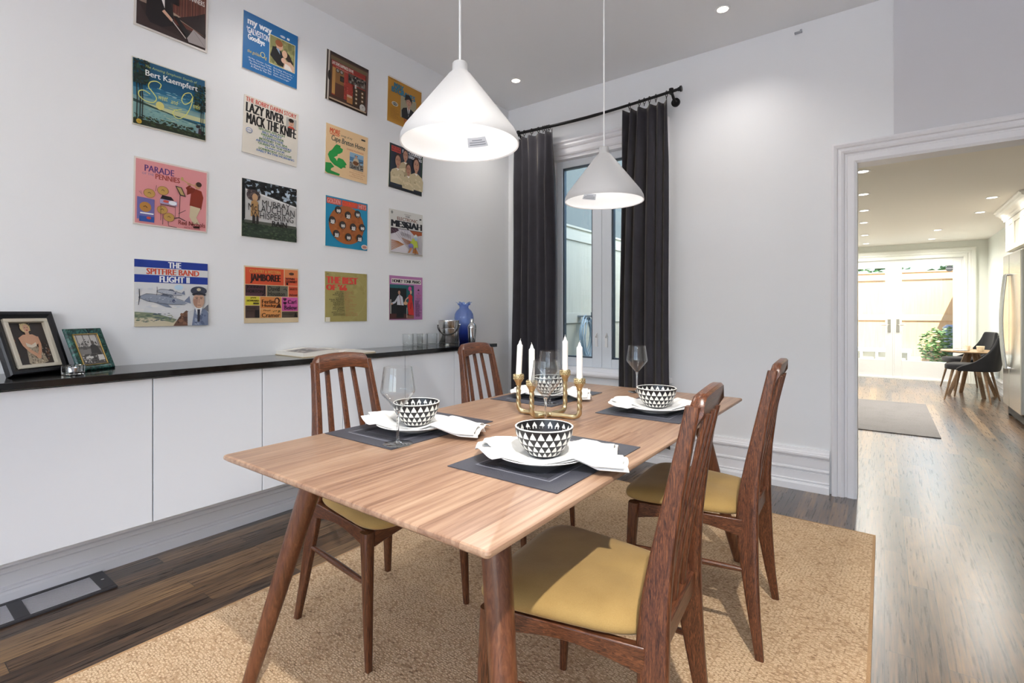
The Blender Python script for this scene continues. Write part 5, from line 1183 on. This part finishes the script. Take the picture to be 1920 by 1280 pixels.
# ---- blue vase
def vase_glass():
    m, nt, out = nodes('blue_vase_glass'); L = nt.links.new
    tc = N(nt, 'ShaderNodeTexCoord'); sp = N(nt, 'ShaderNodeSeparateXYZ'); L(tc.outputs['Object'], sp.inputs[0])
    mr = N(nt, 'ShaderNodeMapRange'); mr.inputs[1].default_value = 0; mr.inputs[2].default_value = .32; L(sp.outputs[2], mr.inputs[0])
    rp = ramp(nt, [(0, '#3f5cb4'), (.25, '#8aa8e6'), (.5, '#d9e5fa'), (1, '#c6d6f5')]); L(mr.outputs[0], rp.inputs[0])
    tr = N(nt, 'ShaderNodeBsdfTransparent'); L(rp.outputs[0], tr.inputs[0]); g = N(nt, 'ShaderNodeBsdfGlossy', i_Roughness=.03); d = N(nt, 'ShaderNodeBsdfDiffuse'); L(rp.outputs[0], d.inputs[0])
    m1 = N(nt, 'ShaderNodeMixShader'); m1.inputs[0].default_value = .12; L(tr.outputs[0], m1.inputs[1]); L(d.outputs[0], m1.inputs[2])
    fr = N(nt, 'ShaderNodeLayerWeight'); pw = N(nt, 'ShaderNodeMath', operation='POWER'); pw.inputs[1].default_value = 4; mu = N(nt, 'ShaderNodeMath', operation='MULTIPLY_ADD'); mu.inputs[1].default_value = .4; mu.inputs[2].default_value = .03; L(fr.outputs['Facing'], pw.inputs[0]); L(pw.outputs[0], mu.inputs[0]); m2 = N(nt, 'ShaderNodeMixShader'); L(mu.outputs[0], m2.inputs[0]); L(m1.outputs[0], m2.inputs[1]); L(g.outputs[0], m2.inputs[2]); L(m2.outputs[0], out.inputs[0]); return m
b = MB()
def ruf(a, i, r, z):
    k = max(0, (z-.285)/.035); w = math.cos(5*a+.6); return (r*(1+.04*math.cos(10*a)*(1 if z < .27 else 0)) + k*.018*max(0, w)*1.0, z + k*(.012*w - .006))
pv = [(.0005, .004), (.030, .0), (.033, .003), (.036, .03), (.050, .09), (.064, .15), (.070, .195), (.066, .23), (.052, .258), (.037, .274), (.033, .285), (.035, .300), (.040, .316), (.049, .322)]
pv = [(r*1.07, z*1.0) for r, z in pv]
b.lathe(pv, 60, f=ruf); b.lathe([(max(.0005, r-.003), z+(.006 if i < 3 else 0)) for i, (r, z) in enumerate(pv)], 60, f=ruf)
tag(b.build('glass_vase', vase_glass(), smooth=1.0, loc=(.11, 3.01, CT+.0003)), 'blue glass vase with a ruffled lip near the sideboard end', 'vase')
# ================================================================= kitchen beyond the doorway
b = MB(); b.box(2.15, 3.24, 5.98, 8.05, .0005, .009)
tag(b.build('kitchen_rug', rug_mat('grey_weave', '#8f8b8a', '#7a7675', '#5d5a5a', 130, .3), smooth=0, bevel=.003), 'flat grey rug on the kitchen floor beyond the doorway', 'rug')
# refrigerator
SST = plain('#b9b7b2', .24, 1, bump=.03, bscale=30)
t = thing('refrigerator', 'stainless steel side-by-side refrigerator at the right edge, past the doorway', 'refrigerator', (3.9, 7.39, 0))
b = MB(); b.box(.075, .72, -.455, .455, .10, 1.765); b.build('cabinet_shell', plain('#6d6c6a', .4, .7), t, smooth=0, bevel=.005)
for y0, y1 in ((-.455, .108), (.114, .455)):
    b = MB(); b.box(0, .07, y0, y1, .13, 1.775); d = b.build('door', SST, t, smooth=0, bevel=.012, seg=3)
    yh = .07 if y0 < 0 else .15; n = 16
    b = MB(); b.tube([(.004, yh, 1.55), (-.03, yh, 1.55)] + [(-.03-.032*math.sin(PI*i/n), yh, 1.55-1.0*i/n) for i in range(1, n)] + [(-.03, yh, .55), (.004, yh, .55)], .013, 10); b.build('handle', M['steel'], d)
b = MB(); b.box(.04, .6, -.44, .44, .03, .10); b.build('kick_grille', plain('#2a2a2b', .6), t, smooth=0)
for y in (-.42, .42):
    b = MB(); b.tube([(.06, y, 0), (.06, y, .035)], .02, 10); b.build('foot', plain('#1a1a1a', .6), t)
# cabinets over it, with crown moulding
CAB = plain('#d9d3c2', .45)
t = thing('upper_cabinet', 'cream upper cabinet with crown moulding above the refrigerator', 'cabinet', (3.97, 7.39, 1.83))
b = MB(); b.box(0, .65, -.60, .60, 0, .36); b.build('carcass', CAB, t, smooth=0)
for y0, y1 in ((-.595, -.203), (-.197, .197), (.203, .595)):
    b = MB(); b.box(-.02, -.001, y0, y1, .004, .352); e = .06
    d = b.build('door', CAB, t, smooth=0, bevel=.003)
    b = MB()
    for q in ((y0, y0+e, .004, .352), (y1-e, y1, .004, .352), (y0+e, y1-e, .004, .004+e), (y0+e, y1-e, .352-e, .352)): b.box(-.028, -.0195, *q)
    b.build('door_frame', CAB, d, smooth=0, bevel=.004)
b = MB(); b.prism([(.0, .355), (-.03, .358), (-.034, .375), (-.045, .385), (-.05, .40), (-.075, .425), (-.10, .437), (-.105, .455), (-.118, .462), (-.118, .478), (0, .478)], 'y', -.70, .70); b.build('crown_moulding', plain('#f1efe8', .4), t, smooth=.3)
# dark tile panel on the wall past the refrigerator
b = MB(); b.box(4.135, 4.149, 8.06, 8.62, .9, 1.86); tl = plain('#3a3536', .25)
mm, nt, out = nodes('mosaic_tile'); bs = bsdf(nt, out, None, .2); br = N(nt, 'ShaderNodeTexBrick'); br.inputs['Scale'].default_value = 1; br.inputs['Brick Width'].default_value = .05; br.inputs['Row Height'].default_value = .05; br.inputs['Mortar Size'].default_value = .002; br.inputs['Bias'].default_value = -.3
for k, h in (('Color1', '#2e2a2b'), ('Color2', '#7c726e'), ('Mortar', '#8b8885')): br.inputs[k].default_value = (*srgb(h), 1)
tc = N(nt, 'ShaderNodeTexCoord'); mp = N(nt, 'ShaderNodeMapping'); mp.inputs['Rotation'].default_value = (0, PI/2, PI/2); nt.links.new(tc.outputs['Object'], mp.inputs[0]); nt.links.new(mp.outputs[0], br.inputs['Vector']); nt.links.new(br.outputs[0], bs.inputs['Base Color'])
tag(b.build('tile_backsplash', mm, smooth=0), 'strip of dark mosaic wall tile just left of the refrigerator', 'tile')
# bistro set
KW_ = wood('oak_leg', [(.25, '#5a4430'), (.5, '#7d6248'), (.8, '#9a7c5c')], 'z', .4, 12, 8)
t = thing('bistro_table', 'small round wooden table between the two dark kitchen chairs', 'table', (3.80, 9.36, 0))
b = MB(); b.lathe([(.0005, .595), (.30, .595), (.33, .603), (.335, .612), (.33, .62), (.0005, .62)], 40); b.build('tabletop', wood('oak_top', [(.25, '#8a6e50'), (.5, '#a98a66'), (.8, '#c0a27c')], 'y', .3, 6, 8), t, smooth=.5)
for i in range(4):
    a = rad(20)+PI/2*i; c, s = math.cos(a), math.sin(a); b = MB()
    b.loft([(c*.27, s*.27, 0, .045, .045), (c*.05, s*.05, .595, .055, .055)], 4, p=6); b.build('leg', KW_, t, smooth=.8)
def kchair(label):
    t = thing('kitchen_chair', label, 'chair', group='dark velvet kitchen chairs')
    b = MB(); R = []
    for ins, z in ((.02, .40), (0, .41), (0, .455), (.01, .47), (.04, .478), (.12, .48)):
        R.append([(.02+math.copysign(abs(math.cos(a))**.55, math.cos(a))*(.235-ins), math.copysign(abs(math.sin(a))**.55, math.sin(a))*(.225-ins), z) for a in [2*PI*i/40 for i in range(40)]])
    b.rings(R); b.build('seat', M['kvel'], t, smooth=1)
    b = MB()
    def fn(u, v):
        f = (u-.5)*2; a = PI - f*rad(104); h = .46*(1 - max(0, (abs(f)-.30)/.70)**.75*.95); z = .395+ (h)*v
        r = .245+.02*math.sin(PI*v*.5); sx = math.copysign(abs(math.cos(a))**.7, math.cos(a)); sy = math.copysign(abs(math.sin(a))**.7, math.sin(a))
        return (.0+sx*(r+.055*v*(1 if sx < 0 else .2)), sy*(.235+.015*v), z)
    b.grid(fn, 40, 12); b.build('backrest', M['kvel'], t, smooth=1.5, solid=.035, sub=1)
    for sx, sy in ((1, 1), (1, -1), (-1, 1), (-1, -1)):
        b = MB(); b.tube([(sx*.225, sy*.22, 0), (sx*.15, sy*.16, .41)], [.0085, .017], 12); b.build('leg', KW_, t)
    return t
k1 = kchair('dark velvet kitchen chair seen from behind, nearer the refrigerator'); k1.location = (3.74, 8.80, .004); k1.rotation_euler = (0, 0, rad(162))
k2 = dup(k1, (3.80, 10.0, .004), rad(196), 'dark velvet kitchen chair on the far side of the small round table')
cu = None
for x, y, lb in ((3.73, 9.25, 'beige cup on the small round kitchen table, left one'), (3.87, 9.22, 'beige cup on the small round kitchen table, right one')):
    if cu is None:
        b = MB(); b.lathe([(.0005, 0), (.03, 0), (.036, .006), (.043, .07), (.040, .072), (.033, .012), (.0005, .010)], 28)
        b.tube([(.040, 0, .055), (.062, 0, .052), (.064, 0, .03), (.037, 0, .018)], .005, 8); cu = tag(b.build('cup', plain('#e0d4bb', .4), smooth=.7, loc=(x, y, .6203)), lb, 'cup', 'cups on the kitchen table')
    else: c = dup(cu, (x, y, .6203), 1.2, lb)
b = MB(); b.lathe([(.0005, 0), (.06, 0), (.085, .008), (.083, .010), (.06, .003), (.0005, .003)], 28); tag(b.build('saucer', M['china'], loc=(3.66, 9.2, .6203)), 'white saucer at the left edge of the small round table', 'saucer')
# ================================================================= outside
GZ = -.12
b = MB(); b.box(-6, 12, YK+.152, 22, GZ-.1, GZ); b.box(-6, XKL-.122, YO+.002, YK+.152, GZ-.1, GZ)
o = b.build('patio', plain('#bfc0c1', .9, bump=.3, bscale=60), smooth=0); o['kind'] = 'structure'
FENCE = planks('cedar_fence', [(.1, '#b89a78'), (.5, '#d0b48e'), (.9, '#e2cba8')], .14, 6, 'y', .8, gap=.006, gs=8, bump=.3, spread=.4)
def vplanks(name, stops, ax):
    m = planks(name, stops, .14, 8, 'x', .85, gap=.004, gs=6, bump=.3, spread=.35, gapcol='#6a6054')
    mp = [n for n in m.node_tree.nodes if n.type == 'MAPPING'][0]
    mp.inputs['Rotation'].default_value = (0, PI/2, 0) if ax == 'x' else (PI/2, 0, PI/2)
    return m
def fence(name, label, axis, fix, a0, a1, zt, m, rail_m, side, mid):
    t = thing(name, label, 'fence')
    def bx(b, a, c, d0, d1, z0, z1):
        if axis == 'x': b.box(a, c, min(fix+d0*side, fix+d1*side), max(fix+d0*side, fix+d1*side), z0, z1)
        else: b.box(min(fix+d0*side, fix+d1*side), max(fix+d0*side, fix+d1*side), a, c, z0, z1)
    b = MB(); bx(b, a0, a1, 0, .02, GZ, zt-.03); b.build('fence_boards', m, t, smooth=0)
    for z0, z1, d in ((zt-.03, zt, .046), (zt-.20, zt-.06, .045), (mid, mid+.14, .045), (GZ+.1, GZ+.22, .045)):
        b = MB(); bx(b, a0, a1, .0201 if z0 < zt-.03 else -.03, d, z0, z1); b.build('rail', rail_m, t, smooth=0, bevel=.004)
    x = a0
    while x <= a1:
        b = MB(); bx(b, x, x+.09, -.09, -.001, GZ, zt-.031); b.build('post', rail_m, t, smooth=0); x += 2.4
    return t
fence('side_fence', 'tall pale board fence along the side yard, seen through the curtained window', 'y', -.62, 3.95, 12.5, 2.33, vplanks('weathered_boards', [(.1, '#9c9c90'), (.5, '#b4b4a8'), (.9, '#c6c6ba')], 'y'), plain('#c0c0b6', .8, bump=.3, bscale=40), 1, 1.0)
fence('yard_fence', 'sunlit cedar fence across the back yard, seen through the french doors', 'x', 15.25, -.5, 9.5, 2.12, vplanks('cedar_boards', [(.1, '#b08a66'), (.5, '#c9a47e'), (.9, '#dab996')], 'x'), plain('#c9a783', .8, bump=.3, bscale=40), -1, .95)
fence('yard_fence', 'cedar side fence that runs out of sight right of the french doors', 'y', 4.36, 11.6, 15.1, 2.12, vplanks('cedar_side_boards', [(.1, '#b08a66'), (.5, '#c9a47e'), (.9, '#dab996')], 'y'), plain('#c9a783', .8, bump=.3, bscale=40), -1, .95)
b = MB(); b.box(-2.2, -1.9, 2.5, 15, GZ, 7.0); tag(b.build('neighbour_house', plain('#4a5359', .9, bump=.4, bscale=25), smooth=0), 'grey stucco wall of the next house above the side fence', 'house')
# hose hung in loops on the side fence
t = thing('garden_hose', 'pale coiled garden hose hanging on the side fence outside the window', 'hose', (-.49, 6.15, .82))
b = MB(); pts = []; rd = random.Random(4); n = 22
for k in range(8):
    w = .13+.07*rd.random(); h = .25+.04*rd.random(); dx = .010*k
    for i in range(n):
        a = PI/2+2*PI*i/n; pts.append((dx+.01*rd.random(), w*math.cos(a)*(1 if math.sin(a) > 0 else 1+.45*math.sin(a))+.012*math.sin(2*k), h*math.sin(a)-.01*k*rd.random()))
b.tube(pts, .0085, 8); b.build('hose_loops', plain('#a9bccb', .35), t, smooth=1.2)
b = MB(); b.box(-.092, .13, -.05, .05, .26, .285); b.box(.12, .13, -.05, .05, .26, .33); b.build('hose_hook', plain('#8f979d', .5, .6), t, smooth=0)
def leaves(name, label, cat, loc, r, n, cols, size, seed, trunk=None):
    t = thing(name, label, cat, loc); rd = random.Random(seed); b = MB()
    for i in range(n):
        while True:
            p = Vector((rd.uniform(-1, 1), rd.uniform(-1, 1), rd.uniform(-1, 1)))
            if p.length < 1 and p.length > .35: break
        p = Vector((p.x*r[0], p.y*r[1], p.z*r[2]+r[2])); s = size*rd.uniform(.6, 1.3)
        m = Matrix.Rotation(rd.uniform(0, 6), 4, 'Z') @ Matrix.Rotation(rd.uniform(-1, 1), 4, 'X')
        q = [m @ Vector(v)*s + p for v in ((-.5, 0, 0), (0, -.25, .06), (.5, 0, 0), (0, .25, .06))]
        b.add(q, [(0, 1, 2), (0, 2, 3)], rd.randrange(len(cols)))
    b.build('foliage', [plain(c, .6) for c in cols], t, smooth=0, fix=False)
    b = MB(); tz = trunk or .15
    b.tube([(0, 0, GZ-loc[2]), (.02, 0, tz+r[2]*.5)], [.05 if trunk else .03, .02], 8); b.build('stem', plain('#5a4a3a', .9), t)
leaves('garden_shrub', 'leafy green shrub on the patio outside the right glass door', 'shrub', (3.78, 13.2, GZ+.18), (.42, .40, .40), 900, ['#6f8a4e', '#8aa264', '#557040'], .10, 3)
for i, (x, y, lb) in enumerate(((1.6, 17.0, 'tree crown beyond the yard fence, left glass door'), (5.7, 17.4, 'tree crown beyond the yard fence, right glass door'))):
    leaves('garden_tree', lb, 'tree', (x, y, 1.2), (1.9, 1.2, 1.1), 1500, ['#5f7f52', '#7d9a6c', '#4a6a44'], .24, 20+i, .4)
t = thing('planter_box', 'low white slatted planter bench on the patio, left glass door', 'planter', (2.4, 13.9, GZ))
b = MB(); b.box(-.9, .9, -.2, .2, .40, .46); b.build('top_board', M['white'], t, smooth=0)
for k in range(7):
    b = MB(); x = -.85+.28*k; b.box(x, x+.05, -.18, -.14, 0, .40); b.build('slat', M['white'], t, smooth=0)
b = MB(); b.box(-.88, .88, -.13, .18, .05, .395); b.build('box_body', plain('#b0a594', .8), t, smooth=0)
t = thing('grill', 'covered grey garden grill beside the shrub outside the right glass door', 'grill', (4.02, 14.3, GZ))
b = MB(); b.loft([(0, 0, .35, .36, .35), (0, 0, .75, .38, .36), (0, 0, .95, .34, .32), (0, 0, 1.0, .22, .2)], 5, p=4); b.build('cover', plain('#8a90a0', .6), t, smooth=1)
for sx in (-1, 1):
    for sy in (-1, 1): b = MB(); b.tube([(sx*.14, sy*.13, 0), (sx*.14, sy*.13, .37)], .015, 8); b.build('leg', plain('#3a3c40', .5), t)
